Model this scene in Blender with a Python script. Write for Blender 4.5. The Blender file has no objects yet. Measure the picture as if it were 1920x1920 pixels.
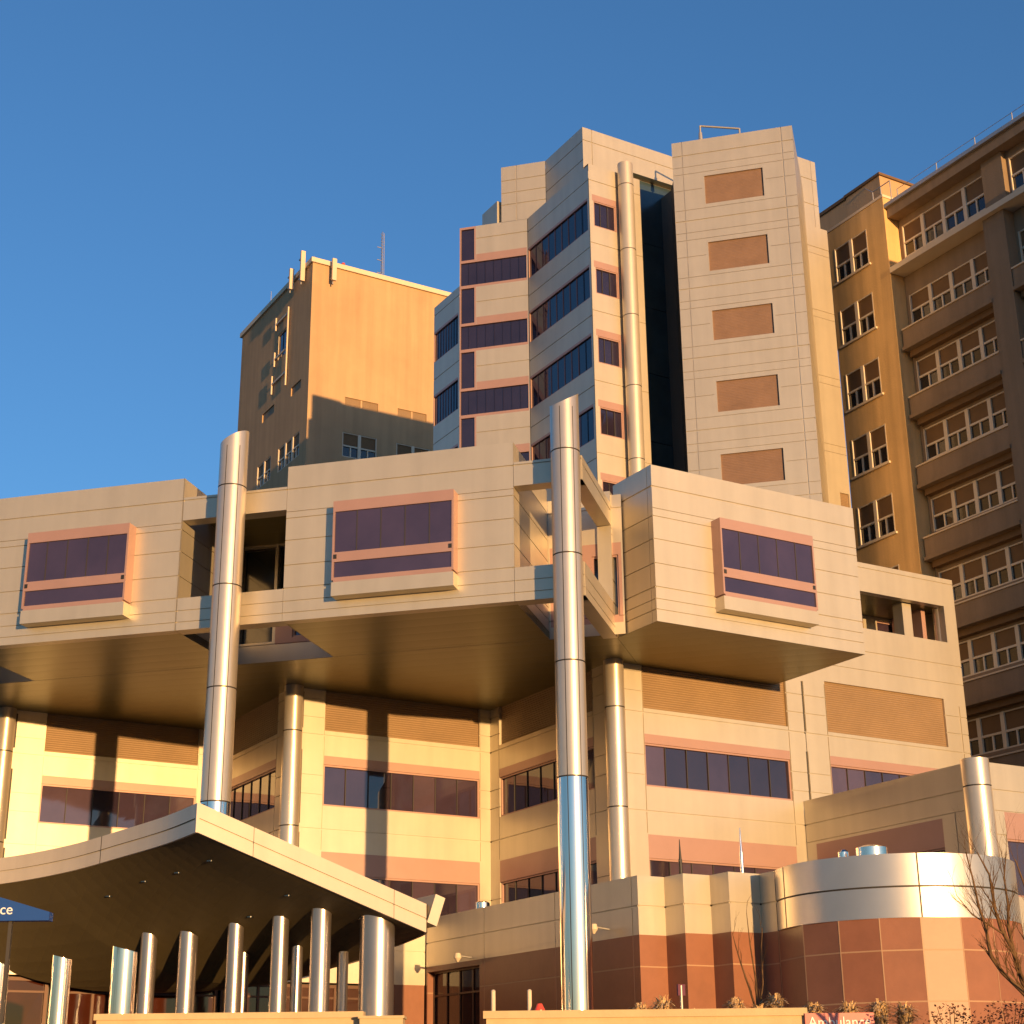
import bpy, math, random
from mathutils import Vector, Matrix
S = bpy.context.scene
COL = S.collection
D2R = math.radians
R2 = math.sqrt(2)
# ---------------------------------------------------------------- camera, sky, sun, exposure
# World axes follow the building grid: +X and +Y run along its two wall directions, eye level is z = 0.
AZ = D2R(59.6)
PITCH, ROLL = D2R(20.1), D2R(-0.6)
def grid(v):
    ex = Vector((math.sin(AZ), math.cos(AZ), 0)); ey = Vector((-math.cos(AZ), math.sin(AZ), 0))
    v = Vector(v); return Vector((v.dot(ex), v.dot(ey), v.z))
fw = Vector((0, math.cos(PITCH), math.sin(PITCH))); up = Vector((0, -math.sin(PITCH), math.cos(PITCH))); rt = Vector((1, 0, 0))
rr = rt * math.cos(ROLL) + up * math.sin(ROLL); uu = -rt * math.sin(ROLL) + up * math.cos(ROLL)
cam = bpy.data.objects.new('camera', bpy.data.cameras.new('camera')); COL.objects.link(cam)
m3 = Matrix((grid(rr), grid(uu), -grid(fw))).transposed()
cam.matrix_world = m3.to_4x4()
cam.data.sensor_width = 36; cam.data.lens = 2995 / 1920 * 36; cam.data.clip_end = 5000; cam.data.clip_start = .1
S.camera = cam
SUN_AZ, SUN_EL = D2R(153.3), D2R(2.3)           # azimuth measured from the view direction, clockwise
sd = grid((math.sin(SUN_AZ) * math.cos(SUN_EL), math.cos(SUN_AZ) * math.cos(SUN_EL), math.sin(SUN_EL)))   # towards the sun
W = bpy.data.worlds.new('World'); S.world = W; W.use_nodes = True
wn = W.node_tree; bg = wn.nodes['Background']
sky = wn.nodes.new('ShaderNodeTexSky'); sky.sky_type = 'NISHITA'; sky.sun_disc = False
sky.sun_elevation = SUN_EL; sky.sun_rotation = math.atan2(sd.x, sd.y)
sky.altitude = 200; sky.air_density = 1.0; sky.dust_density = 0.5; sky.ozone_density = 3.5
wn.links.new(sky.outputs[0], bg.inputs[0]); bg.inputs[1].default_value = 0.15
sl = bpy.data.lights.new('sun', 'SUN'); sl.energy = 2.45; sl.angle = D2R(0.5); sl.color = (1.0, .575, .225)
so = bpy.data.objects.new('sun', sl); COL.objects.link(so); so.rotation_mode = 'QUATERNION'
so.rotation_quaternion = sd.to_track_quat('Z', 'Y')
S.view_settings.view_transform = 'Standard'; S.view_settings.look = 'None'; S.view_settings.gamma = 1
S.view_settings.exposure = 1.6
S.render.engine = 'CYCLES'; S.cycles.max_bounces = 8; S.cycles.use_denoising = True

# ---------------------------------------------------------------- materials
def mat(name, col, rough=.5, metal=0.0, spec=.5, noise=0.0, nscale=1.0, bump=0.0, bscale=5.0, emis=None, stripe=None, streak=0.0):
    m = bpy.data.materials.new(name); m.use_nodes = True; t = m.node_tree; p = t.nodes['Principled BSDF']
    p.inputs['Base Color'].default_value = (*col, 1); p.inputs['Roughness'].default_value = rough
    p.inputs['Metallic'].default_value = metal; p.inputs['Specular IOR Level'].default_value = spec
    tc = t.nodes.new('ShaderNodeTexCoord')
    last = None
    if noise:
        nz = t.nodes.new('ShaderNodeTexNoise'); nz.inputs['Scale'].default_value = nscale; nz.inputs['Detail'].default_value = 6
        nz.inputs['Roughness'].default_value = .65
        t.links.new(tc.outputs['Object'], nz.inputs['Vector'])
        mr = t.nodes.new('ShaderNodeMapRange'); mr.inputs[1].default_value = .25; mr.inputs[2].default_value = .75
        mr.inputs[3].default_value = 1 - noise; mr.inputs[4].default_value = 1 + noise
        t.links.new(nz.outputs[0], mr.inputs[0])
        val = mr.outputs[0]
        if streak:
            mp = t.nodes.new('ShaderNodeMapping'); mp.inputs['Scale'].default_value = (2.2, 2.2, .12)
            t.links.new(tc.outputs['Object'], mp.inputs['Vector'])
            n2 = t.nodes.new('ShaderNodeTexNoise'); n2.inputs['Scale'].default_value = 1.0; n2.inputs['Detail'].default_value = 4
            t.links.new(mp.outputs[0], n2.inputs['Vector'])
            m2 = t.nodes.new('ShaderNodeMapRange'); m2.inputs[1].default_value = .35; m2.inputs[2].default_value = .7
            m2.inputs[3].default_value = 1 + streak * .4; m2.inputs[4].default_value = 1 - streak
            t.links.new(n2.outputs[0], m2.inputs[0])
            mu = t.nodes.new('ShaderNodeMath'); mu.operation = 'MULTIPLY'
            t.links.new(val, mu.inputs[0]); t.links.new(m2.outputs[0], mu.inputs[1]); val = mu.outputs[0]
        mx = t.nodes.new('ShaderNodeVectorMath'); mx.operation = 'SCALE'; mx.inputs[0].default_value = col
        t.links.new(val, mx.inputs['Scale']); t.links.new(mx.outputs[0], p.inputs['Base Color'])
    if bump or stripe:
        bp = t.nodes.new('ShaderNodeBump'); bp.inputs['Strength'].default_value = 1; bp.inputs['Distance'].default_value = bump or .01
        if stripe:
            ax, sc, dist = stripe
            wv = t.nodes.new('ShaderNodeTexWave'); wv.wave_type = 'BANDS'; wv.bands_direction = ax
            wv.inputs['Scale'].default_value = sc; wv.inputs['Distortion'].default_value = 0
            if ax == 'DIAGONAL' or dist < 0:
                mp = t.nodes.new('ShaderNodeMapping'); mp.inputs['Rotation'].default_value = (0, 0, D2R(-45))
                t.links.new(tc.outputs['Object'], mp.inputs['Vector']); t.links.new(mp.outputs[0], wv.inputs['Vector'])
            else:
                t.links.new(tc.outputs['Object'], wv.inputs['Vector'])
            pw = t.nodes.new('ShaderNodeMath'); pw.operation = 'POWER'; pw.inputs[1].default_value = .25
            t.links.new(wv.outputs[1], pw.inputs[0])
            bp.inputs['Distance'].default_value = abs(dist); t.links.new(pw.outputs[0], bp.inputs['Height'])
        else:
            nb = t.nodes.new('ShaderNodeTexNoise'); nb.inputs['Scale'].default_value = bscale; nb.inputs['Detail'].default_value = 3
            t.links.new(tc.outputs['Object'], nb.inputs['Vector']); t.links.new(nb.outputs[0], bp.inputs['Height'])
        t.links.new(bp.outputs[0], p.inputs['Normal'])
    if emis:
        p.inputs['Emission Color'].default_value = (*emis[0], 1); p.inputs['Emission Strength'].default_value = emis[1]
    return m
PANEL = mat('aluminium panel', (.55, .495, .39), .43, .58, .5, .05, .7, .006, .9, streak=.06)
COLM = mat('brushed column metal', (.58, .51, .42), .33, .65, .5, .05, 1.2, .006, .7)
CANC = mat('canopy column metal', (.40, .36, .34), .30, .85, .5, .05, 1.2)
PIPE = mat('cream shaft metal', (.58, .51, .40), .4, .5, .5, .05, 1.2)
CURVM = mat('silver fascia metal', (.56, .53, .49), .38, .8, .5, .06, .8, .004, .8)
RECESS = mat('teal recess glass', (.035, .058, .07), .22, 0, .9, .3, .4)
TGLASS = mat('tower glass', (.022, .016, .030), .06, 0, .9, .25, .5, .002, .5)
ENTR = mat('entrance glass', (.045, .012, .006), .05, 0, .5, .3, .6)  # red reflections in the doors are put into the base colour
BRONZE = mat('bronze door frame', (.10, .05, .03), .5, .3)
CANF = mat('canopy fascia panel', (.50, .44, .36), .48, .25, .5, .05, .7, .004, .9, streak=.05)
GLASS2 = mat('tinted glass with drawn blind', (.085, .055, .075), .05, .1, 1.0, .25, .5, .002, .5)
GLASS3 = mat('deep tinted glass', (.03, .02, .032), .03, .1, 1.0, .25, .5, .002, .5)
CHROME = mat('polished steel', (.86, .76, .70), .16, 1.0, .5)
DKMET = mat('dark joint metal', (.05, .045, .04), .6, .3)
PINK = mat('pink copper panel', (.40, .25, .215), .45, .35, .5, .06, 1.0)
GLASS = mat('tinted glass', (.05, .033, .055), .03, .12, 1.0, .25, .5, .002, .5)
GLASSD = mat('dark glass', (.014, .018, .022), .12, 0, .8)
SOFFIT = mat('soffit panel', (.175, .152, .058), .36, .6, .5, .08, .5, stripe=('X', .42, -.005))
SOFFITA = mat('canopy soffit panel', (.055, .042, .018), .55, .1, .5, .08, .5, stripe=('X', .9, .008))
LOUV = mat('golden brown louvre', (.27, .18, .10), .6, .1, .4, .12, .8, stripe=('Z', 4.0, .02))
LOUVT = mat('brown tower louvre', (.215, .135, .095), .6, .1, .4, .16, 1.2, stripe=('Z', 4.0, .015))
STUCCO = mat('sunlit ochre stucco', (.60, .40, .18), .9, 0, .2, .13, .35, .01, 12, streak=.16)  # wing walls: brighter base colour stands in for the grazing sun
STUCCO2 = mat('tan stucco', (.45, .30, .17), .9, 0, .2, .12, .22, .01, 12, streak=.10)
STUCCO3 = mat('shaded brown stucco', (.245, .18, .12), .9, 0, .2, .12, .4, .01, 12, streak=.12)  # main front: its shade is put into a darker base colour
TRIM = mat('cream trim', (.62, .52, .38), .7, 0, .3, .05, 2)
FRAMEW = mat('painted window frame', (.62, .54, .42), .6, 0, .4)
BLIND = mat('brown window panel', (.16, .095, .045), .7, 0, .3, .12, 1.5)
PANE = mat('old window pane', (.03, .022, .016), .06, 0, .8, .3, .7)
GRANITE = mat('red granite', (.24, .10, .055), .45, 0, .5, .14, 1.2, .003, 6)
JOINT = mat('granite joint', (.36, .22, .13), .6)
ROOFM = mat('roof membrane', (.12, .11, .1), .9)
CONC = mat('site wall concrete', (.50, .38, .22), .8, 0, .3, .10, 1.6, .006, 9)
GROUNDM = mat('street ground', (.16, .13, .10), .85, 0, .3, .15, .2, .01, 3)
TERRM = mat('terrace paving', (.30, .24, .17), .85, 0, .3, .1, .8)
BARK = mat('bark', (.13, .075, .035), .9, 0, .2, .2, 8)
DRY = mat('dry grass', (.55, .38, .20), .9, 0, .2, .25, 3)
LEAF = mat('reddish shrub leaf', (.13, .055, .03), .8, 0, .2, .3, 3)
BLUE = mat('blue sign face', (.012, .06, .26), .4, 0, .4)
RED = mat('red sign face', (.60, .17, .15), .4, 0, .4)
WHITE = mat('white lettering', (.75, .75, .72), .5)
ANT = mat('antenna housing', (.62, .50, .36), .6)
GALV = mat('galvanised steel', (.42, .40, .37), .45, .6)
BLACK = mat('black equipment', (.02, .02, .02), .5)
REDL = mat('red beacon glass', (.7, .08, .05), .3)

# ---------------------------------------------------------------- mesh helpers
class MB:
    def __init__(s): s.v = []; s.f = []; s.m = []; s.sm = []; s.mats = []
    def mi(s, m):
        if m not in s.mats: s.mats.append(m)
        return s.mats.index(m)
    def face(s, pts, m, sm=False, nrm=None):
        pts = [Vector(p) for p in pts]
        if nrm is not None:
            n = (pts[1] - pts[0]).cross(pts[2] - pts[0])
            if n.length < 1e-9 and len(pts) > 3: n = (pts[2] - pts[0]).cross(pts[3] - pts[0])
            if n.dot(Vector(nrm)) < 0: pts.reverse()
        i = len(s.v); s.v += [tuple(p) for p in pts]; s.f.append(tuple(range(i, i + len(pts)))); s.m.append(s.mi(m)); s.sm.append(sm)
    def box8(s, P, m):                       # P: function of three 0/1 flags
        c = sum((P(a, b, d) for a in (0, 1) for b in (0, 1) for d in (0, 1)), Vector((0, 0, 0))) / 8
        for ax in range(3):
            for k in (0, 1):
                q = []
                for a, b in ((0, 0), (1, 0), (1, 1), (0, 1)):
                    t = [a, b]; t.insert(ax, k); q.append(P(*t))
                s.face(q, m, nrm=sum(q, Vector((0, 0, 0))) / 4 - c)
    def box(s, x0, x1, y0, y1, z0, z1, m):
        s.box8(lambda a, b, c: Vector(((x0, x1)[a], (y0, y1)[b], (z0, z1)[c])), m)
    def prism(s, poly, z0, z1, m, mt=None, mb=None):
        n = len(poly); cx = sum(p[0] for p in poly) / n; cy = sum(p[1] for p in poly) / n
        ar = sum(poly[i][0] * poly[(i + 1) % n][1] - poly[(i + 1) % n][0] * poly[i][1] for i in range(n))
        if ar < 0: poly = poly[::-1]
        s.face([(x, y, z1) for x, y in poly], mt or m); s.face([(x, y, z0) for x, y in poly[::-1]], mb or m)
        for i in range(n):
            a, b = poly[i], poly[(i + 1) % n]
            s.face([(a[0], a[1], z0), (b[0], b[1], z0), (b[0], b[1], z1), (a[0], a[1], z1)], m)
    def cyl(s, p0, p1, r0, r1, m, n=12, caps=True):
        p0, p1 = Vector(p0), Vector(p1); d = (p1 - p0).normalized()
        a = d.orthogonal().normalized(); b = d.cross(a); i0 = len(s.v); k = s.mi(m)
        for p, r in ((p0, r0), (p1, r1)):
            for i in range(n):
                t = 2 * math.pi * i / n; s.v.append(tuple(p + (a * math.cos(t) + b * math.sin(t)) * r))
        for i in range(n):
            j = (i + 1) % n; s.f.append((i0 + i, i0 + j, i0 + n + j, i0 + n + i)); s.m.append(k); s.sm.append(True)
        if caps:
            s.face(s.v[i0:i0 + n][::-1], m); s.face(s.v[i0 + n:i0 + 2 * n], m)
    def build(s, name, parent=None):
        me = bpy.data.meshes.new(name)
        # merge nothing: keep hard edges, smooth faces share their own vertices
        me.from_pydata(s.v, [], s.f)
        for m in s.mats: me.materials.append(m)
        me.polygons.foreach_set('material_index', s.m); me.polygons.foreach_set('use_smooth', s.sm)
        me.update()
        o = bpy.data.objects.new(name, me); COL.objects.link(o)
        if parent:
            o.parent = parent; bpy_mpi(o, parent)
        return o
def world_of(o):
    v = Vector(o.location)
    while o.parent: o = o.parent; v += Vector(o.location)
    return v
def bpy_mpi(o, parent):                      # children keep world coordinates: shift by the parents' offset
    o.location = -world_of(parent)
def thing(name, label, cat, loc=(0, 0, 0), group=None):
    o = bpy.data.objects.new(name, None); COL.objects.link(o); o.location = loc; o.empty_display_size = .5
    o['label'] = label; o['category'] = cat
    if group: o['group'] = group
    return o
def tag(o, label, cat, group=None):
    o['label'] = label; o['category'] = cat
    if group: o['group'] = group
    return o
def struct(o): o['kind'] = 'structure'; return o

# wall frames: u along the wall, z up, o outwards
class A:  # most wall positions and sizes below computed offline from image pixels, then rounded
    def __init__(s, Y): s.Y = Y; s.n = Vector((0, -1, 0))
    def p(s, u, z, o=0): return Vector((u, s.Y - o, z))
class C:
    def __init__(s, X): s.X = X; s.n = Vector((-1, 0, 0))
    def p(s, u, z, o=0): return Vector((s.X - o, u, z))
class B:
    def __init__(s, K): s.K = K; s.n = Vector((-1, -1, 0)) / R2
    def p(s, u, z, o=0): return Vector((s.K / 2 + (u - o) / R2, s.K / 2 - (u + o) / R2, z))
class Dp:                                    # runs back from the B walls; u = x + y; faces right
    def __init__(s, ub): s.ub = ub; s.n = Vector((1, -1, 0)) / R2
    def p(s, u, z, o=0): return Vector(((u + R2 * s.ub) / 2 + o / R2, (u - R2 * s.ub) / 2 - o / R2, z))
def fbox(mb, F, u0, u1, z0, z1, o0, o1, m):
    mb.box8(lambda a, b, c: F.p((u0, u1)[a], (z0, z1)[b], (o0, o1)[c]), m)
def facade(name, F, u0, u1, z0, z1, m, parent, hg=(), vg=(), holes=(), gw=.045, gd=.035, rim='', T=.3, bands=(), jm=None):
    """panelled wall as a relief: joints cut as real grooves, openings with reveals; bands = (u0,u1,z0,z1,material)"""
    us = {u0, u1}; zs = {z0, z1}; gr = []
    for g in hg:
        g = (g, u0, u1, gw) if not isinstance(g, tuple) else (tuple(g) + (gw,))[:4]
        gr.append((g[1], g[2], g[0] - g[3] / 2, g[0] + g[3] / 2))
    for g in vg:
        g = (g, z0, z1, gw) if not isinstance(g, tuple) else (tuple(g) + (gw,))[:4]
        gr.append((g[0] - g[3] / 2, g[0] + g[3] / 2, g[1], g[2]))
    for a in list(gr) + [h[:4] for h in holes] + [b[:4] for b in bands]:
        for u in a[:2]: us.add(min(max(u, u0), u1))
        for z in a[2:4]: zs.add(min(max(z, z0), z1))
    us = sorted(us); zs = sorted(zs); nu, nz = len(us) - 1, len(zs) - 1
    mb = MB(); G = {}
    for i in range(nu):
        for j in range(nz):
            cu, cz = (us[i] + us[i + 1]) / 2, (zs[j] + zs[j + 1]) / 2; d = 0; mm = m
            for b in bands:
                if b[0] < cu < b[1] and b[2] < cz < b[3]: mm = b[4]
            for g in gr:
                if g[0] < cu < g[1] and g[2] < cz < g[3]: d = gd; mm = jm or mm
            for h in holes:
                if h[0] < cu < h[1] and h[2] < cz < h[3]: d = -(h[4] if len(h) > 4 else .16)
            G[i, j] = (d, mm)
            if d >= 0:
                mb.face([F.p(us[i], zs[j], -d), F.p(us[i + 1], zs[j], -d), F.p(us[i + 1], zs[j + 1], -d), F.p(us[i], zs[j + 1], -d)], mm, nrm=F.n)
    for i in range(nu):
        for j in range(nz):
            d, mm = G[i, j]
            for di, dj in ((1, 0), (0, 1)):
                if (i + di, j + dj) in G:
                    d2, m2 = G[i + di, j + dj]
                    if abs(abs(d) - abs(d2)) > 1e-6:
                        mm2 = m2 if abs(d) > abs(d2) else mm
                        if di: q = [F.p(us[i + 1], zs[j], -abs(d)), F.p(us[i + 1], zs[j + 1], -abs(d)), F.p(us[i + 1], zs[j + 1], -abs(d2)), F.p(us[i + 1], zs[j], -abs(d2))]
                        else: q = [F.p(us[i], zs[j + 1], -abs(d)), F.p(us[i + 1], zs[j + 1], -abs(d)), F.p(us[i + 1], zs[j + 1], -abs(d2)), F.p(us[i], zs[j + 1], -abs(d2))]
                        mb.face(q, mm2)
    if 'l' in rim: mb.face([F.p(u0, z0), F.p(u0, z1), F.p(u0, z1, -T), F.p(u0, z0, -T)], m)
    if 'r' in rim: mb.face([F.p(u1, z0), F.p(u1, z1), F.p(u1, z1, -T), F.p(u1, z0, -T)], m)
    if 't' in rim: mb.face([F.p(u0, z1), F.p(u1, z1), F.p(u1, z1, -T), F.p(u0, z1, -T)], m)
    if 'b' in rim: mb.face([F.p(u0, z0), F.p(u1, z0), F.p(u1, z0, -T), F.p(u0, z0, -T)], m)
    if 'k' in rim: mb.face([F.p(u0, z0, -T), F.p(u1, z0, -T), F.p(u1, z1, -T), F.p(u0, z1, -T)], m)
    return mb.build(name, parent)
def window(F, u0, u1, z0, z1, parent, rec=.12, nv=1, fm=PINK, gm=GLASS, fw=.06, zb=(), label=None, mull=.025, mm=None):
    """glazing: a 'window' frame with its 'pane' below it in the tree; rec = how far the glass sits behind the wall face"""
    f = MB()
    fbox(f, F, u0, u1, z0, z0 + fw, -rec, -rec + .07, fm); fbox(f, F, u0, u1, z1 - fw, z1, -rec, -rec + .07, fm)
    fbox(f, F, u0, u0 + fw, z0 + fw, z1 - fw, -rec, -rec + .07, fm); fbox(f, F, u1 - fw, u1, z0 + fw, z1 - fw, -rec, -rec + .07, fm)
    for i in range(1, nv):
        u = u0 + (u1 - u0) * i / nv; fbox(f, F, u - mull / 2, u + mull / 2, z0 + fw, z1 - fw, -rec, -rec + .03, mm or DKMET)
    for z in zb: fbox(f, F, u0 + fw, u1 - fw, z - .03, z + .03, -rec, -rec + .05, fm)
    w = f.build('window', parent)
    g = MB(); rp = random.Random(int(u0 * 97 + z0 * 31 + u1 * 7)); j = lambda: rp.uniform(-.005, .005)
    fbox(g, F, u0, u1, z0, z1, -rec - .06, -rec - .02, gm)
    for i in range(nv):                      # every light of glass sits very slightly out of true
        a, b = u0 + (u1 - u0) * i / nv, u0 + (u1 - u0) * (i + 1) / nv
        gg = gm if gm is not GLASS else rp.choice((GLASS, GLASS, GLASS2, GLASS, GLASS2, GLASS3))
        g.face([F.p(a, z0, -rec - .008 + j()), F.p(b, z0, -rec - .008 + j()), F.p(b, z1, -rec - .008 + j()), F.p(a, z1, -rec - .008 + j())], gg, nrm=F.n)
    g.build('pane', w)
    if label: w['label'] = label
    return w
def sash(F, u0, u1, z0, z1, parent, n=2, rec=.15, full=True):
    """old building window: n units, each a brown upper panel over two small panes"""
    f = MB(); bl = MB(); pn = MB(); fw = .11; w = (u1 - u0) / n; zm = z0 + (z1 - z0) * .46
    sgn = 1
    for i in range(n + 1):
        u = u0 + w * i; h = fw if 0 < i < n else fw * .55
        fbox(f, F, max(u0, u - h), min(u1, u + h), z0, z1, -rec, -rec + .11, FRAMEW)
    for i in range(n):
        a, b = u0 + w * i + fw * .8, u0 + w * (i + 1) - fw * .8
        fbox(f, F, a, b, z0, z0 + .07, -rec, -rec + .09, FRAMEW); fbox(f, F, a, b, zm - .05, zm + .05, -rec, -rec + .09, FRAMEW)
        fbox(f, F, a, b, z1 - .06, z1, -rec, -rec + .09, FRAMEW)
        fbox(f, F, (a + b) / 2 - .04, (a + b) / 2 + .04, z0 + .07, zm - .05, -rec, -rec + .07, FRAMEW)
        fbox(bl, F, a, b, zm, z1, -rec - .04, -rec + .02, BLIND)
    o = f.build('window', parent)
    bl.build('blind', o); g = MB(); fbox(g, F, u0, u1, z0, zm, -rec - .05, -rec, PANE); g.build('pane', o)
    return o
def column(name, x, y, r, z0, z1, m, label, joints=(), slant=None, capm=None, group=None, lower=None, n=56, parent=None, cat='column'):
    """lathe column: joints cut as thin rings; slant=(dx,dy) slope of the cut top; lower=(z,material) bottom section"""
    mb = MB()
    zs = sorted([z0] + [j for j in joints if z0 < j < z1]) + [z1]
    for k in range(len(zs) - 1):
        a = zs[k] + (.02 if k else 0); b = zs[k + 1] - (.02 if k < len(zs) - 2 else 0)
        mm = lower[1] if lower and b <= lower[0] + .05 else m
        i0 = len(mb.v); ki = mb.mi(mm); last = k == len(zs) - 2
        for q in (0, 1):
            for i in range(n):
                t = 2 * math.pi * i / n; cx, cy = math.cos(t) * r, math.sin(t) * r
                z = (a, b)[q] + (cx * slant[0] + cy * slant[1] if q and last and slant else 0)
                mb.v.append((x + cx, y + cy, z))
        for i in range(n):
            j = (i + 1) % n; mb.f.append((i0 + i, i0 + j, i0 + n + j, i0 + n + i)); mb.m.append(ki); mb.sm.append(True)
        if last: mb.face(mb.v[i0 + n:i0 + 2 * n], capm or mm)
        else: mb.cyl((x, y, b - .001), (x, y, b + .041), r - .025, r - .025, DKMET, n, False)
    if name == 'tall_column':
        for sg_ in (-141, -88):
            t = D2R(sg_); w = .011 / r; e = r + .003
            mb.face([(x + e * math.cos(t - w), y + e * math.sin(t - w), z0), (x + e * math.cos(t + w), y + e * math.sin(t + w), z0), (x + e * math.cos(t + w), y + e * math.sin(t + w), z1 - .35), (x + e * math.cos(t - w), y + e * math.sin(t - w), z1 - .35)], DKMET)
    if parent:
        return mb.build('column', parent)
    o = mb.build(name)
    off(o, (x, y, z0)); tag(o, label, cat, group); return o
def off(o, loc):                             # move the origin of a one-mesh thing to loc without moving its shape
    o.data.transform(Matrix.Translation(-Vector(loc))); o.location = loc
def text(s, size, F, u, z, o, m, name, parent, ext=.01, align='LEFT'):
    cu = bpy.data.curves.new(name, 'FONT'); cu.body = s; cu.size = size; cu.extrude = ext; cu.align_x = align
    t = bpy.data.objects.new('tmp', cu); COL.objects.link(t)
    dg = bpy.context.evaluated_depsgraph_get(); me = bpy.data.meshes.new_from_object(t.evaluated_get(dg))
    bpy.data.objects.remove(t)
    for v in me.vertices: v.co = F.p(u + v.co.x, z + v.co.y, o + v.co.z)
    me.materials.clear(); me.materials.append(m); me.name = name
    ob = bpy.data.objects.new(name, me); COL.objects.link(ob); ob.parent = parent; bpy_mpi(ob, parent); return ob

# ---------------------------------------------------------------- ground
GZ, TZ = -1.6, .9
mb = MB(); mb.face([(-1500, -1500, GZ), (1500, -1500, GZ), (1500, 1500, GZ), (-1500, 1500, GZ)], GROUNDM); struct(mb.build('ground'))
def fr(fwd, lat, z=0):                       # point given by distance ahead of the camera and to its right
    v = grid((lat, fwd, 0)); return Vector((v.x, v.y, z))
mb = MB(); q = [fr(32.6, -60), fr(32.6, 30), fr(110, 60), fr(110, -90)]
mb.prism([(v.x, v.y) for v in q], GZ, TZ, CONC, TERRM); struct(mb.build('terrace'))

# ---------------------------------------------------------------- main hospital building: lower storeys
H = 3.65
pod = thing('hospital_podium', 'cream sawtooth lower storeys with brown louvres and long windows, under the overhanging storey', 'building', (28, 50, TZ))
def bay(F, u0, u1, w0, w1, z1, cornerside, nw=7):
    """one sawtooth wall between z 5 and the soffit: louvre band, window, pink spandrel, window"""
    lo = min(w0, w1); hi = max(w0, w1); a, b = min(u0, u1), max(u0, u1)
    side = [(a, lo), (hi, b)]
    hg = [(11.75, a, b, .05), (8.54, a, b, .05)]
    for s0, s1 in side:
        hg += [(z, s0, s1, .03) for z in (13.0, 12.35, 10.35, 9.7, 6.5, 5.9)]
    vg = [(lo - .02, 7.85, 13.3, .03), (hi + .02, 7.85, 13.3, .03)]
    facade('wall', F, a, b, .95, z1, PANEL, pod, hg=hg, vg=vg,
           holes=[(lo, hi, 11.92, min(13.7, z1 - .01), .14), (lo, hi, 9.34, 10.75, .12), (lo, hi, 5.4, 7.06, .12)],
           bands=[(lo, hi, 10.75, 11.05, PINK), (lo, hi, 7.06, 7.8, PINK), (lo, hi, 11.62, 11.92, PANEL)])
    g = MB(); fbox(g, F, lo, hi, 11.92, 13.7, -.2, -.1, LOUV); g.build('louvre', pod)
    window(F, lo, hi, 9.34, 10.75, pod, nv=nw); window(F, lo, hi, 5.4, 7.06, pod, nv=nw)
zt = 13.34
bay(A(58.05), 12.8, 20.6, 14.3, 20.1, zt, 'l', 6)
bay(A(50.15), 20.6, 28.4, 21.85, 27.95, zt, 'l', 7)
bay(C(12.8), 58.06, 66, 59.2, 65, zt, 'r')
bay(C(20.6), 50.16, 58.04, 51.4, 57.3, zt, 'r')
bay(C(28.4), 42.11, 50.14, 43.3, 49.5, zt, 'r')
# right-hand wall, two louvres, open terrace at the top
FA = A(42.1)
hg = [(11.75, 28.4, 44.3, .05), (8.54, 28.4, 44.3, .05), (15.05, 35.2, 44.3, .05), (18.3, 35.2, 44.3, .04), (14.35, 35.2, 44.3, .025)]
for s0, s1 in ((28.4, 29.6), (35.65, 37.45), (43.2, 44.3)): hg += [(z, s0, s1, .03) for z in (13.1, 12.45, 10.35, 9.7)]
facade('wall', FA, 28.41, 44.3, .95, 18.5, PANEL, pod, hg=hg,
       vg=[(36.42, 11.8, 13.6, .1), (36.42, 8.6, 11.1, .1), (36.42, 11.1, 11.75, .03), (29.58, 7.85, 13.6, .03), (35.67, 7.85, 13.6, .03), (37.43, 7.85, 13.6, .03), (43.95, 8.6, 13.5, .06)],
       holes=[(29.6, 35.65, 11.9, 13.72, .14), (37.45, 43.2, 11.9, 13.72, .14), (29.6, 35.65, 9.34, 10.75), (37.45, 43.2, 9.34, 10.75), (29.6, 35.65, 5.4, 7.06), (37.45, 43.2, 5.4, 7.06), (35.2, 43.72, 15.95, 17.38, .3)],
       bands=[(29.6, 35.65, 10.75, 11.05, PINK), (37.45, 43.2, 10.75, 11.05, PINK), (29.6, 35.65, 7.06, 7.8, PINK), (37.45, 43.2, 7.06, 7.8, PINK)], jm=DKMET if False else None)
for a, b in ((29.6, 35.65), (37.45, 43.2)):
    g = MB(); fbox(g, FA, a, b, 11.9, 13.72, -.2, -.1, LOUV); g.build('louvre', pod)
    window(FA, a, b, 9.34, 10.75, pod, nv=7); window(FA, a, b, 5.4, 7.06, pod, nv=7)
mb = MB(); mb.box(36.385, 36.455, 42.12, 42.3, 8.6, 13.6, DKMET)
mb.build('joint_cover', pod)
# terrace behind the upper opening
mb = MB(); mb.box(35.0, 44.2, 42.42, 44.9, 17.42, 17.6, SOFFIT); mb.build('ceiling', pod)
mb = MB(); mb.box(35.0, 44.2, 42.42, 44.9, 15.7, 15.9, PANEL); mb.build('terrace_floor', pod)
facade('wall', A(44.6), 35.0, 44.2, 15.9, 17.42, PANEL, pod, holes=[(35.2, 41.9, 15.95, 17.3), (42.6, 43.6, 15.95, 17.3)])
window(A(44.6), 35.2, 41.9, 15.95, 17.3, pod, nv=5, gm=GLASSD); window(A(44.6), 42.6, 43.6, 15.95, 17.3, pod)
mb = MB(); mb.box(41.95, 42.4, 42.5, 43.0, 15.9, 17.42, PANEL); mb.build('pier', pod)
column('column', 43.98, 42.55, .3, 15.9, 17.42, COLM, '', parent=pod)
mb = MB(); mb.box(43.3, 43.5, 42.9, 44.5, 15.9, 17.42, PINK); mb.build('side_panel', pod)
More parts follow.
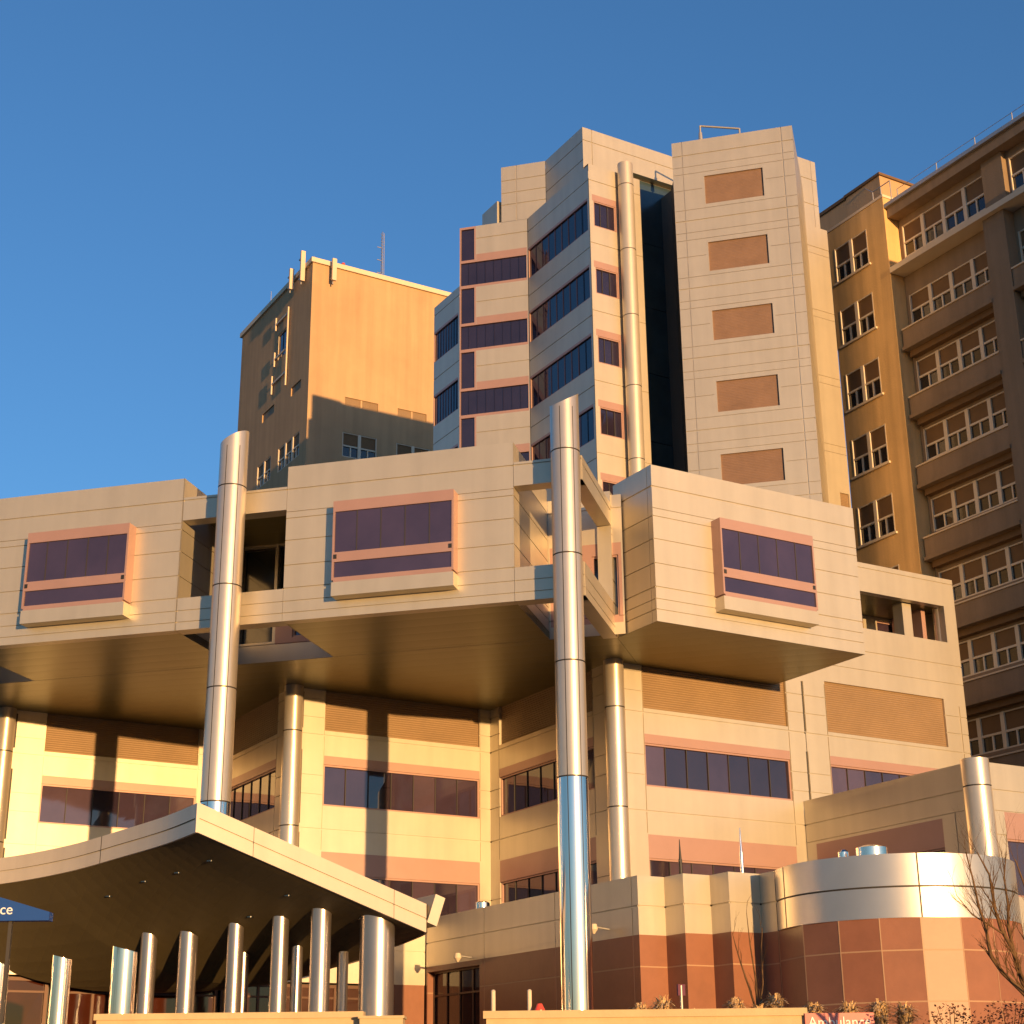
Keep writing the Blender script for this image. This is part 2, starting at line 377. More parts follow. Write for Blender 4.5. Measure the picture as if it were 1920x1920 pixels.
mb = MB(); mb.prism([(13.2, 58.5), (21, 58.5), (21, 50.6), (28.8, 50.6), (28.8, 42.6), (44.2, 42.6), (44.2, 75), (13.2, 75)], TZ, 13.0, ROOFM, ROOFM)
mb.prism([(44.2, 42.45), (44.32, 42.45), (44.32, 75), (44.2, 75)], TZ, 18.5, PANEL)
mb.prism([(35.1, 45), (44.2, 45), (44.2, 75), (35.1, 75)], 13.0, 18.0, ROOFM)
mb.prism([(28.8, 42.6), (44.2, 42.6), (44.2, 45), (28.8, 45)], 13.0, 15.6, ROOFM)
mb.prism([(35.1, 42.45), (44.2, 42.45), (44.2, 45), (35.1, 45)], 17.62, 18.2, ROOFM); mb.build('core', pod)
for (x, y, nm) in ((12.85, 58.0, 'far left'), (20.65, 50.1, 'middle'), (28.45, 42.05, 'right')):
    column('corner_column', x - .02, y - .02, .33, TZ, 13.32, COLM, 'brushed steel corner column at the %s outer corner of the sawtooth wall, under the overhang' % nm, joints=(5, 8.54, 11.75), group='corner columns under the overhang')

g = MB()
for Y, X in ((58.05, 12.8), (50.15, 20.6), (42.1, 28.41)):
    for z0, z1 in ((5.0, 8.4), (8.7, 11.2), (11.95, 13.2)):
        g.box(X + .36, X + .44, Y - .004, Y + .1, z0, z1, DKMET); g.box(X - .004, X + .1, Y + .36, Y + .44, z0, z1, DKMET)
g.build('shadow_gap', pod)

# ---------------------------------------------------------------- overhanging top storey (bridge)
br = thing('overhanging_storey', 'cream storey overhanging the sawtooth walls, with three pink framed projecting windows', 'building', (24, 37, 13.3))
FB = B(60)
Z0, Z1, ZN = 13.32, 18.25, 17.6
HG = [13.57, 13.93, 15.06, 15.85, 16.56]
bold = [(14.33, .05), (17.5, .05)]
thin = [(16.77, .02)]
def solid(F, u0, u1, holes=(), z1=Z1, nm='wall', vgs=(), rim=''):
    hg = [(z, u0, u1, .028) for z in HG] + [(z, u0, u1, w) for z, w in bold] + [(z, u0, u1, w) for z, w in thin]
    return facade(nm, F, u0, u1, Z0, z1, PANEL, br, hg=hg, vg=vgs, holes=holes, rim='tb' + rim, T=.35)
solid(FB, -34, -30.4); solid(FB, -28.9, -21.6, holes=[(-26.5, -23.3, 14.2, 16.6, .1)], vgs=[(-21.62, Z0, Z1, .02)])
solid(FB, -18.14, -11.0, holes=[(-16.3, -12.85, 14.2, 16.6, .1)])
def ring(F, u0, u1, T=.5, nm='ring_beam'):
    mb = facade(nm, F, u0, u1, 16.85, ZN, PANEL, br, hg=[(17.5, u0, u1, .05)], vg=[], rim='lrtbk', T=T)
    mb = facade(nm, F, u0, u1, Z0, 14.33, PANEL, br, hg=[(13.57, u0, u1, .028), (13.93, u0, u1, .028)], rim='lrtbk', T=T)
ring(FB, -30.4, -28.9); ring(FB, -21.59, -18.15); ring(FB, -10.99, -8.94)
# return beyond the centre column: open frame, then a solid strip against the box
FD = Dp(-8.93)
facade('ring_beam', FD, 60.05, 65.9, 16.85, ZN, PANEL, br, hg=[(17.35, 60.05, 65.9, .04)], rim='lrtbk', T=.45)
facade('ring_beam', FD, 60.05, 65.9, Z0, 14.33, PANEL, br, hg=[(13.57, 60.05, 65.9, .028), (13.93, 60.05, 65.9, .028)], rim='lrtbk', T=.45)
facade('wall', FD, 65.9, 66.63, Z0, 18.0, PANEL, br, hg=HG + [14.33, 16.77, 17.5], rim='ltbk', T=.45)
# side walls of the light wells
for ub, K0 in ((-21.6, 60.02), (-11.0, 60.02), (-28.9, 60.02)):
    hg = [(z, K0, 66, .03) for z in HG + [14.33, 17.5]]
    facade('well_wall', Dp(ub), K0, 66.0, Z0, Z1 if ub != -28.9 else Z1, PANEL, br, hg=hg, rim='t', T=.3)
for ub in (-18.15, -30.4):
    facade('well_wall', Dp(ub), 60.02, 66.0, Z0, Z1, PANEL, br, hg=[14.33, 17.5], rim='t', T=-.0001)
FK = B(66.05)
facade('well_wall', FK, -34, -8.6, Z0, 17.9, PANEL, br, hg=[13.9, 17.45],
       holes=[(-21.5, -20.3, 14.0, 17.3, .3), (-20.2, -18.2, 15.75, 17.3, .3), (-19.6, -18.2, 14.1, 15.45), (-10.75, -9.9, 13.9, 15.9), (-9.6, -8.75, 13.9, 15.9)],
       bands=[(-10.95, -8.65, 13.7, 16.3, PINK), (-20.2, -18.2, 13.9, 15.7, PINK)])
window(FK, -21.5, -20.3, 14.0, 17.3, br, rec=.25, nv=1, fm=DKMET, gm=GLASSD); window(FK, -20.2, -18.2, 15.75, 17.3, br, rec=.25, fm=DKMET, gm=GLASSD); window(FK, -19.6, -18.2, 14.1, 15.45, br, nv=3)  # the two dark panes imitate the shaded void of the open well
mb = MB()
for u0, u1 in ((-21.55, -18.2),): mb.prism([((K + R2 * u) / 2, (K - R2 * u) / 2) for u, K in ((u0, 62.4), (u1, 60.6), (u1, 66), (u0, 66))], 17.35, 17.6, SOFFIT)
mb.build('well_ceiling', br)
window(FK, -10.75, -9.9, 13.9, 15.9, br, gm=GLASSD); window(FK, -9.6, -8.75, 13.9, 15.9, br, gm=GLASSD)
# soffit and roof slabs, cell by cell so that the wells stay open
def uk(u, K): return ((K + R2 * u) / 2, (K - R2 * u) / 2)
def cell(mb, u0, u1, K0, K1, z0, z1, m, mt=None): mb.prism([uk(u0, K0), uk(u1, K0), uk(u1, K1), uk(u0, K1)], z0, z1, m, mt)
mb = MB()
for u0, u1, K0 in ((-34, -30.4, 60.05), (-30.4, -28.9, 66.1), (-28.9, -21.6, 60.05), (-21.6, -18.15, 66.1), (-18.15, -11.0, 60.05), (-11.0, -8.94, 66.1)):
    cell(mb, u0, u1, K0, 81, Z0 + .004, Z0 + .25, SOFFIT)
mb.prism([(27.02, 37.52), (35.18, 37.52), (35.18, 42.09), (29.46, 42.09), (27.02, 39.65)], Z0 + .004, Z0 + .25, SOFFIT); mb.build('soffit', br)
mb = MB()
for u0, u1, K0 in ((-34, -30.4, 60.4), (-28.9, -21.6, 60.4), (-18.15, -11.0, 60.4)):
    cell(mb, u0 + .05, u1 - .35, K0, 66.1, 17.6, 17.8, ROOFM)
mb.prism([uk(-34, 66.6), uk(-9.0, 66.6), (27.4, 40.0), (27.4, 37.9), (34.8, 37.9), (34.8, 44), (34.8, 80), (10, 80)], 13.7, 17.8, ROOFM); mb.build('roof', br)
# projecting box to the right
boxholes = [(29.4, 32.75, 14.2, 16.6, .1)]
hgb = [(z, 26.99, 35.2, .026) for z in (13.7, 14.03, 15.16, 15.94, 16.68)] + [(z, 26.99, 35.2, .05) for z in (14.4, 17.65)] + [(16.94, 26.99, 35.2, .02)]
facade('wall', A(37.5), 27.0, 35.2, Z0, 18.36, PANEL, br, hg=hgb, holes=boxholes, rim='t', T=.35)
facade('wall', C(27.0), 37.502, 39.62, Z0, 18.36, PANEL, br, hg=[(z, 37.5, 39.62, .03) for z in (13.7, 14.03, 15.16, 15.94, 16.68)] + [(z, 37.5, 39.62, .06) for z in (14.4, 17.65)], vg=[(37.75, Z0, 18.36, .02)], rim='t', T=.35)
mb = MB(); mb.box(35.17, 35.2, 37.52, 42.08, Z0, 18.36, PANEL); mb.build('side_wall', br)
def bayw(F, u0, u1, zoff=0.0):
    """projecting pink framed window with two glazed bands, a lower cream skirt and dark vents"""
    P = .45; z = lambda v: v + zoff
    f = MB()
    fbox(f, F, u0, u1, z(16.44), z(16.78), 0, P, PINK)                      # head
    fbox(f, F, u0, u0 + .06, z(14.3), z(16.44), 0, P, PINK); fbox(f, F, u1 - .06, u1, z(14.3), z(16.44), 0, P, PINK)
    fbox(f, F, u0 + .06, u1 - .06, z(14.86), z(15.16), 0, P, PINK)          # rail
    fbox(f, F, u0 + .06, u1 - .06, z(14.24), z(14.38), 0, P, PINK)
    w = f.build('projecting_window', br)
    g = MB(); fbox(g, F, u0 + .06, u1 - .06, z(15.16), z(16.44), 0, P - .04, GLASS); g.build('pane', w)
    g = MB(); fbox(g, F, u0 + .06, u1 - .06, z(14.38), z(14.86), 0, P - .04, GLASS); g.build('pane', w)
    for k in range(1, 5):
        g = MB(); u = u0 + (u1 - u0) * k / 5; fbox(g, F, u - .012, u + .012, z(15.16), z(16.44), P - .04, P - .025, DKMET); g.build('mullion', w)
    g = MB(); fbox(g, F, u0, u1, z(13.82), z(14.24), 0, P, PANEL); g.build('skirt', w)
    for u in (u0 + .1, u1 - .1):
        g = MB(); fbox(g, F, u - .05, u + .05, z(14.96), z(15.09), P, P + .015, BLACK); g.build('vent', w)
    return w
bayw(FB, -26.65, -23.15); bayw(FB, -16.45, -12.7); bayw(A(37.5), 29.22, 32.95, .08)

# ---------------------------------------------------------------- the two tall free columns
column('tall_column', 22.98, 36.10, .42, TZ, 19.12, COLM, 'tall brushed steel column in the middle with a mirror polished foot, top cut at a slant', joints=(8.02, 11.2, 14.3, 17.45), slant=(.62, .12), capm=SOFFITA, group='tall columns in front of the overhanging storey', lower=(8.03, CHROME))
column('tall_column', 15.62, 43.42, .43, 5.6, 19.08, COLM, 'tall brushed steel column on the left rising behind the peak of the entrance canopy', joints=(7.9, 11.2, 14.3, 17.45), slant=(.45, -.25), capm=SOFFITA, group='tall columns in front of the overhanging storey', lower=(7.93, CHROME))

# ---------------------------------------------------------------- tower
tw = thing('hospital_tower', 'tall stepped cream hospital tower with dark glass bands and a row of brown louvres', 'building', (42, 60, TZ))
def gl(z): return [z - H * k for k in range(7)]
# left B face (dark glass bands)
g39 = gl(39.42)
FT = B(100)
holes = []; bands = []; hg = []
for z in g39:
    holes.append((-21.08, -17.48, z, z + 1.40, .1)); holes.append((-21.05, -20.28, z + 1.48, z + 3.55, .1))
    bands += [(-20.2, -17.48, z + 1.40, z + 1.80, PINK), (-21.1, -17.48, z - .1, z, PINK), (-21.1, -20.22, z + 1.4, z + H, PINK)]
    hg += [(z - .98 + 0, -20.2, -17.45, .05)]
holes[1] = (-21.05, -20.28, g39[0] + 1.48, g39[0] + 3.38, .1)
facade('wall', FT, -21.1, -17.44, 17, 42.9, PANEL, tw, hg=hg + [(42.15, -20.2, -17.45, .05)], holes=holes, bands=bands, rim='t', T=.3)
for z in g39:
    window(FT, -21.08, -17.48, z, z + 1.40, tw, rec=.07, nv=8, fw=.04, gm=TGLASS, mull=.008, mm=TGLASS); window(FT, -21.05, -20.28, z + 1.48, z + (3.38 if z == g39[0] else 3.55), tw, rec=.07, fw=.03, gm=TGLASS)
# shaded C faces with glass bands
def cbands(X, y0, y1, zt, zg, nm='wall'):
    F = C(X); holes = []; bands = []; hg = []
    for z in zg:
        holes.append((y0 + .12, y1 - .02, z, z + 1.68, .1)); bands.append((y0 + .12, y1, z + 1.68, z + 1.78, PINK)); hg.append((z - .98, y0, y1, .04)); 
    facade(nm, F, y0, y1, 17, zt, PANEL, tw, hg=hg + [(zg[0] + 2.75, y0, y1, .04)], holes=holes, bands=bands, rim='t', T=.3)
    for z in zg: window(F, y0 + .12, y1 - .02, z, z + 1.68, tw, rec=.07, nv=9, fw=.03, gm=TGLASS, mull=.008, mm=TGLASS)
cbands(37.68, 56.52, 62.30, 42.9, gl(39.35))
cbands(35.08, 64.93, 67.75, 39.5, gl(36.3 - .05))
# A face with small windows beside the pipe
F3 = A(56.5); holes = []; bands = []; hg = []
for z in gl(39.58):
    holes.append((37.93, 39.2, z, z + 1.40, .14)); bands.append((37.85, 39.3, z + 1.4, z + 1.75, PINK)); hg.append((z - .95, 37.7, 40.74, .045))
    bands.append((39.2, 39.27, z, z + 1.4, PINK))
vs = []
for z in gl(39.0): vs.append((40.32, z, z + 2.85, .07))
facade('wall', F3, 37.69, 40.74, 17, 43.0, PANEL, tw, hg=hg + [(42.1, 37.7, 40.74, .045)], vg=vs, holes=holes, bands=bands, rim='tr', T=.5)
for z in gl(39.58): window(F3, 37.93, 39.2, z, z + 1.40, tw, rec=.1, nv=3, gm=TGLASS)
for z in gl(39.0):
    g = MB(); fbox(g, F3, 40.285, 40.355, z, z + 2.85, -.034, -.02, LOUV); g.build('slot', tw)
# penthouse, set back on the roof
facade('penthouse_wall', A(58.0), 38.4, 46.5, 44.45, 46.2, PANEL, tw, hg=[45.45], vg=[38.95], rim='tb', T=.4)
facade('penthouse_wall', A(58.0), 38.4, 41.0, 42.9, 44.45, PANEL, tw, hg=[(43.5, 38.4, 41, .04)], vg=[38.95])
facade('penthouse_wall', C(38.4), 58.002, 61.6, 42.9, 46.2, PANEL, tw, hg=[45.4, 44.3], rim='t', T=.3)
facade('penthouse_wall', FT, -18.82, -16.42, 42.88, 46.2, PANEL, tw, hg=[45.35, 44.6, 43.9], vg=[-18.0], rim='tl', T=.4)
mb = MB(); mb.prism([(37.5, 63.1), (38.8, 61.8), (38.8, 58.4), (47, 58.4), (47, 63.4), (37.5, 63.4)], 42, 46.0, ROOFM)
mb.prism([(36.6, 63.6), (40.0, 63.6), (40.0, 65.2), (36.6, 65.2)], 42, 44.3, PANEL); mb.build('penthouse_core', tw)
# dark glass recess
mb = MB(); g = A(58.35)
for k in range(0, 9): fbox(mb, g, 40.6, 46, 44.4 - H * (k + 1), 44.4 - H * k - .03, -.1, 0, RECESS)
mb.build('recess_glazing', tw)
# light block with brown louvres
FL = B(95.5); holes = []; hg = []
for k in range(6):
    z = 40.36 - H * k; holes.append((-7.77, -4.95, z, z + 1.55, .12))
    hg += [(43.2 - H * k, -9.27, -3.42, .05), (42.55 - H * k, -9.27, -3.42, .022), (42.15 - H * k, -9.27, -3.42, .022), (40.15 - H * k, -9.27, -3.42, .022)]
    hg += [(41.25 - H * k, -9.27, -7.9, .022), (41.25 - H * k, -4.85, -3.42, .022)]
facade('wall', FL, -9.28, -3.4, 17, 44.0, PANEL, tw, hg=hg, vg=[(-8.78, 17, 44, .03), (-3.95, 17, 44, .05)], holes=holes, rim='t', T=.35)
for k in range(6):
    z = 40.36 - H * k; g = MB(); fbox(g, FL, -7.77, -4.95, z, z + 1.55, -.16, -.09, LOUVT); g.build('louvre', tw)
facade('wall', Dp(-3.4), 95.52, 103.9, 17, 44.0, PANEL, tw, hg=[43.2 - H * k for k in range(7)], rim='t', T=.35)
facade('wall', Dp(-9.28), 95.52, 104, 17, 44.0, PANEL, tw, rim='t', T=-.35)
hgy = [44.6] + [43.3 - H * k for k in range(7)] + [41.6 - H * k for k in range(7)] 
facade('wall', A(54.35), 48.6, 50.52, 41.9, 45.85, PANEL, tw, hg=[44.7, 43.2], vg=[(50.2, 41.9, 45.85, .02)], rim='tbl', T=.4)
facade('wall', A(54.35), 48.8, 50.95, 17, 41.9, PANEL, tw, hg=[(40.7 - H * k, 48.8, 50.95, .04) for k in range(6)] + [(42.2 - 1.6 - H * k - .3, 48.8, 50.95, .02) for k in range(6)], rim='tr', T=.4,
       holes=[(50.3, 50.85, 26.6, 27.3, .1)])
mb = MB(); fbox(mb, A(54.35), 50.3, 50.85, 26.6, 27.3, -.15, -.08, LOUV); mb.build('louvre', tw)
mb = MB()
mb.prism([(38.05, 56.9), (40.4, 56.9), (40.4, 58.7), (46.5, 58.7), (46.5, 67.8), uk(-20.9, 106), uk(-20.9, 100.5), (38.05, 62.3)], TZ, 42.6, ROOFM)
mb.prism([(35.4, 65.2), (38.2, 65.2), (38.2, 67.7), (35.4, 67.7)], TZ, 39.2, ROOFM)
mb.prism([uk(-8.9, 96.2), uk(-3.75, 96.2), (49.1, 54.8), (50.6, 54.8), (50.6, 62), (43.4, 62), (43.4, 57.5)], TZ, 43.7, ROOFM)
mb.prism([(48.7, 54.8), (50.45, 54.8), (50.45, 62), (48.7, 62)], 43, 45.5, ROOFM); mb.build('core', tw)
column('tower_pipe', 39.62, 56.12, .385, 17.9, 43.3, PIPE, 'slim round steel shaft running up the tower beside the small square windows', joints=(20.15, 23.8, 27.5, 31.2, 34.9, 38.45, 42.05))
# davit frame on the tower roof
d0 = FL.p(-7.9, 43.9, -.6); d1 = FL.p(-6.0, 43.9, -.9)
mb = MB(); mb.cyl(d0, d0 + Vector((0, 0, 1.25)), .05, .05, GALV, 8); mb.cyl(d0 + Vector((0, 0, 1.25)), d1 + Vector((0, 0, .95)), .05, .05, GALV, 8)
mb.cyl(d1, d1 + Vector((0, 0, .95)), .05, .05, GALV, 8); mb.cyl(d0 + Vector((0, 0, .25)), d0 + Vector((0, 0, .85)), .12, .09, GALV, 10)
o = mb.build('roof_davit'); off(o, d0); tag(o, 'bent steel davit pipe on the tower roof edge above the brown louvres', 'davit')

# ---------------------------------------------------------------- old building on the left
ob = thing('old_brick_building', 'tall plain tan building behind on the left, its top sunlit and its flank in shade', 'building', (42, 95, TZ))
OY, OX, SC = 92.50, 38.29, .9  # building and its roof items scaled about the camera, baked into most literals here
z45 = lambda v: v * SC
FO = A(OY)
fac = []
rows = [(45.5 * SC, 47.5 * SC)]
rows += [(rows[0][0] - 3.65 * k, rows[0][1] - 3.65 * k) for k in range(1, 5)]
wx = [(45.48 * SC, 48.34 * SC), (50.03 * SC, 52.9 * SC)]
vents = [(45.6 * SC, 48.4 * SC, 49.74 * SC, 50.42 * SC), (50.08 * SC, 52.6 * SC, 49.74 * SC, 50.42 * SC)]
holes = [(a, b, c, d, .15) for a, b in wx for c, d in rows] + [(a, b, c, d, .12) for a, b, c, d in vents]
facade('wall', FO, OX, 50.36, TZ, 55.09, STUCCO2, ob, holes=holes)
for a, b in wx:
    for c, d in rows: sash(FO, a, b, c, d, ob, 2, rec=.12)
for a, b, c, d in vents:
    g = MB(); fbox(g, FO, a, b, c, d, -.13, -.08, LOUV); fbox(g, FO, (a + b) / 2 - .06, (a + b) / 2 + .06, c, d, -.08, -.05, STUCCO2); g.build('vent', ob)
FP = C(OX)
cw = [(104.01, 106.48), (108.33, 110.90)]
cw = [(93.74, 97.54), (98.87, 101.44)]
cv = [(93.84, 95.59), (98.67, 100.93)]
holes = [(a, b, c, d, .15) for a, b in cw for c, d in rows] + [(a, b, 45.99, 46.66, .12) for a, b in cv]
holes.append((96.92, 98.57, 49.95, 52.01, .12))
facade('wall', FP, OY + .002, 105.97, TZ, 55.09, STUCCO2, ob, holes=holes)
for a, b in cw:
    for c, d in rows: sash(FP, a, b, c, d, ob, 3 if b - a > 3 else 2, rec=.12)
for a, b in cv:
    g = MB(); fbox(g, FP, a, b, 45.99, 46.66, -.13, -.08, LOUV); g.build('vent', ob)
window(FP, 96.92, 98.57, 49.95, 52.01, ob, nv=2, fm=TRIM)
mb = MB(); mb.prism([(OX - .15, OY - .15), (50.57, OY - .15), (50.57, 106.17), (OX - .15, 106.17)], 55.09, 55.45, TRIM, ROOFM); mb.build('coping', ob)
mb = MB(); mb.prism([(OX + .3, OY + .3), (50.36, OY + .3), (50.36, 105.97), (OX + .3, 105.97)], TZ, 54.99, ROOFM); mb.build('core', ob)
# panel antennas, mast and cable rack
def panel_ant(x, y, z0, z1, label):
    t = thing('panel_antenna', label, 'antenna', (x, y, z0), 'panel antennas on the old building')
    g = MB(); g.box(x - .16, x + .16, y - .22, y - .04, z0, z1, ANT); g.build('housing', t)
    g = MB(); g.cyl((x, y + .05, z0 - .2), (x, y + .05, z1 + .1), .05, .05, GALV, 8)
    g.box(x - .06, x + .06, y + .05, y + .45, z0 + .3, z0 + .4, GALV); g.box(x - .06, x + .06, y + .05, y + .45, z1 - .5, z1 - .4, GALV); g.build('mount', t)
panel_ant(37.98, 93.74, 54.06, 56.43, 'pale upright panel antenna nearest the corner of the old tan building, tallest of three')
panel_ant(37.87, 95.48, 54.17, 55.81, 'pale upright panel antenna farthest left on the shaded edge of the old tan building')
panel_ant(39.67, 92.04, 53.75, 55.45, 'pale panel antenna hung on the sunlit face of the old tan building near its corner')
t = MB()
for a in (0, 2.1, 4.2): t.cyl((44.40 + .13 * math.cos(a), 94.04 + .13 * math.sin(a), 55.09), (44.40 + .1 * math.cos(a), 94.04 + .1 * math.sin(a), 59.92), .025, .02, GALV, 6)
for k in range(16):
    z = 55.50 + k * .28; t.cyl((44.53, 94.04, z), (44.30, 94.15, z + .14), .014, .014, GALV, 5); t.cyl((44.30, 94.15, z + .14), (44.33, 93.94, z + .28), .014, .014, GALV, 5)
for k in range(4): t.cyl((44.30, 94.04, 55.50 + k * 1.05), (43.94, 94.04, 55.50 + k * 1.05), .03, .03, GALV, 6)
o = t.build('lattice_mast'); off(o, (44.40, 94.04, 55.09)); tag(o, 'thin lattice radio mast on the roof of the old tan building', 'mast')
t = MB(); t.cyl((39.26, 94.56, 55.40), (39.26, 94.56, 56.84), .03, .03, GALV, 6); t.cyl((39.26, 94.56, 56.43), (40.70, 94.35, 56.12), .025, .025, GALV, 6); t.cyl((40.70, 94.35, 55.40), (40.70, 94.35, 56.63), .03, .03, GALV, 6)
o = t.build('roof_aerial'); off(o, (39.26, 94.56, 55.40)); tag(o, 'small wire aerial frame on the roof corner of the old tan building behind the antennas', 'aerial')
t = MB(); t.cyl((38.65, 101.24, 55.40), (38.65, 101.24, 56.94), .03, .02, GALV, 6); t.cyl((38.65, 101.03, 56.12), (38.65, 101.65, 56.12), .02, .02, GALV, 6)
o = t.build('whip_aerial'); off(o, (38.65, 101.24, 55.40)); tag(o, 'thin whip aerial above the shaded side of the old tan building', 'aerial')
t = MB(); t.cyl((40.70, 92.71, 55.45), (40.70, 92.71, 55.76), .16, .12, REDL, 10); o = t.build('beacon'); off(o, (40.70, 92.71, 55.45)); tag(o, 'small red warning beacon on the roof edge of the old tan building', 'beacon')
t = MB()
for y, z0, z1 in ((96.36, 47.18, 53.34), (98.98, 47.48, 48.92), (98.67, 49.54, 50.67), (98.67, 52.42, 53.45)): t.box(OX - .18, OX - .08, y, y + .12, z0, z1, ANT)
for z in (48.20, 50.05, 52.83): t.box(OX - .16, OX - .08, 96.41, 98.98, z, z + .14, ANT)
o = t.build('cable_rack'); off(o, (OX - .1, 97.64, 47.28)); tag(o, 'pale cable rack brackets fixed to the shaded side of the old tan building', 'cable rack')

# ---------------------------------------------------------------- ochre building on the right
oc = thing('old_ochre_building', 'tall old ochre and brown building on the right with rows of windows and ledges', 'building', (56, 48, TZ))
FW = C(53.0)
ws = [40.2 - 3.67 * k for k in range(8)]
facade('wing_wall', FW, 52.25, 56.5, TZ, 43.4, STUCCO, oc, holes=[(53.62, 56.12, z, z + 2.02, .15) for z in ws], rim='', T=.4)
for z in ws: sash(FW, 53.62, 56.12, z, z + 2.02, oc, 2, rec=.1)
for z in ws:
    g = MB(); fbox(g, FW, 53.5, 56.24, z - .12, z - .01, 0, .1, TRIM); g.build('sill', oc)
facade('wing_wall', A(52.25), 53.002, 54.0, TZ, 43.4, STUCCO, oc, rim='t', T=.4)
mb = MB(); mb.box(52.96, 54.6, 52.2, 56.55, 43.4, 43.55, TRIM); mb.build('wing_coping', oc)
mb = MB(); mb.prism([(53.3, 52.6), (60, 52.6), (60, 56.4), (53.3, 56.4)], TZ, 43.3, ROOFM); mb.build('wing_core', oc)
# rooftop blocks behind the wing
mb = MB(); mb.box(57.0, 63, 57.5, 62.0, 40, 48.0, STUCCO2); mb.box(56.9, 63.1, 57.4, 62.1, 48.0, 48.2, BLIND); mb.build('rooftop_block', oc)
mb = MB(); mb.box(54.4, 60, 53.7, 56.3, 43.3, 45.9, STUCCO2); mb.box(54.3, 60.1, 53.6, 56.4, 45.9, 46.05, BLIND); mb.build('rooftop_block', oc)
# main slab with ledges
XW = 53.9; lips = [39.05 - .12, 34.8, 31.12, 27.45, 23.8, 20.1, 16.45, 12.8]
bays = [(46.3, 52.0, 4), (38.8, 44.75, 4)]
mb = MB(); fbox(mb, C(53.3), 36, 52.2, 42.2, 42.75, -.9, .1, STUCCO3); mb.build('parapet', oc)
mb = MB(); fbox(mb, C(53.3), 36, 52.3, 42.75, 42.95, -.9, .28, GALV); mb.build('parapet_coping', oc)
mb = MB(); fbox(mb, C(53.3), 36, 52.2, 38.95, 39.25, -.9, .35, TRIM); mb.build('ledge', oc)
mainF = C(XW)
for k, l in enumerate(lips):
    if k == 0: zb, ztp = 39.95, 41.8
    else: zb, ztp = l + 1.35, l + 3.02
    hi = 42.2 if k == 0 else lips[k - 1]
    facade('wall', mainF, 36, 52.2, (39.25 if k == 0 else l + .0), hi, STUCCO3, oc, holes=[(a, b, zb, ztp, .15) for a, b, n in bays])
    for a, b, n in bays: sash(mainF, a, b, zb, ztp, oc, n, rec=.1)
    if k:
        for a, b, n in bays:
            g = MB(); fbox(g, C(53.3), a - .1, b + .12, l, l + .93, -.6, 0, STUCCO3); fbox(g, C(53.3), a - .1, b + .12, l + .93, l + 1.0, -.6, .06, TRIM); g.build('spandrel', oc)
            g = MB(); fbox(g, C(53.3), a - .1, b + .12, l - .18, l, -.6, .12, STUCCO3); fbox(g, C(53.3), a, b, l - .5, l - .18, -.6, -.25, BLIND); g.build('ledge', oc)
for a, b in ((44.9, 46.2), (36, 38.5)):
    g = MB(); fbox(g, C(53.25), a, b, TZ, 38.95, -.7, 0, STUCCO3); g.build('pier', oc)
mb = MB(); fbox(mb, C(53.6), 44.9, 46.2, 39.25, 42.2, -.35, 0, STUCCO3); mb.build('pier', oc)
mb = MB(); mb.prism([(54.3, 36), (66, 36), (66, 52.2), (54.3, 52.2)], TZ, 42.6, ROOFM); mb.build('core', oc)
mb = MB(); mb.prism([(51.95, 32), (60, 32), (60, 36), (51.95, 36)], TZ, 40.4, STUCCO3, ROOFM); mb.build('added_shade_block', oc)  # added block out of view, keeps the sun off the main front
# roof railing
rl = thing('roof_railing', 'thin metal roof railing with short posts along the parapet of the ochre building', 'railing', (53.5, 45, 42.95))
for k, y in enumerate((51.7, 48.9, 46.3, 43.9, 41.6, 39.2)):
    g = MB(); g.cyl((53.55, y, 42.95), (53.55, y, 43.75), .028, .028, GALV, 8); g.cyl((53.55, y, 43.15), (53.55, y, 43.35), .08, .07, TRIM, 8); g.build('post', rl)
g = MB(); g.cyl((53.55, 51.7, 43.75), (53.55, 38, 43.75), .016, .016, GALV, 6); g.build('rail', rl)
g = MB(); 
for y in (52.4, 53.1, 53.7): g.cyl((53.8, y, 43.5), (53.8, y, 44.7), .03, .03, GALV, 6)
g.cyl((53.8, 52.4, 44.7), (53.8, 53.7, 44.7), .03, .03, GALV, 6); g.cyl((53.8, 53.7, 44.7), (54.6, 55.2, 46.05), .025, .025, GALV, 6)
o = g.build('ladder_rail'); off(o, (53.8, 53, 43.5)); tag(o, 'small roof ladder handrail beside the stair block on the ochre wing', 'handrail')

# ---------------------------------------------------------------- low granite wing with piers and rounded end
lw = thing('low_granite_wing', 'low red granite wing with a metal fascia, stepped piers and a rounded end', 'building', (27, 38, TZ))
ZL, ZM = 5.57, 4.02
def low(F, u0, u1, vg=(), rim='t', holes=(), nm='wall'):
    facade(nm, F, u0, u1, ZM, ZL, PANEL, lw, hg=[(4.77, u0, u1, .045)], vg=[(v, ZM, ZL, .03) for v in vg], rim='tb', T=.35)
    facade('granite_wall', F, u0, u1, TZ, ZM, GRANITE, lw, hg=[(3.2, u0, u1, .035), (2.0, u0, u1, .035)], vg=[(v, TZ, ZM, .035) for v in vg], jm=JOINT, gd=.004, holes=holes)
chain = [(25.0, 36.15), (25.88, 36.15), (25.88, 35.28), (26.77, 35.28), (26.77, 34.46), (27.81, 34.46), (27.81, 33.82)]
low(C(25.0), 36.152, 48.5, vg=(36.45, 40.4, 44.6), holes=[(44.9, 48.4, TZ, 3.85, .3)])
for i in range(0, 6, 2):
    low(A(chain[i][1]), chain[i][0], chain[i + 1][0])
    low(C(chain[i + 1][0]), chain[i + 2][1] + .002, chain[i + 1][1] - .002, vg=())
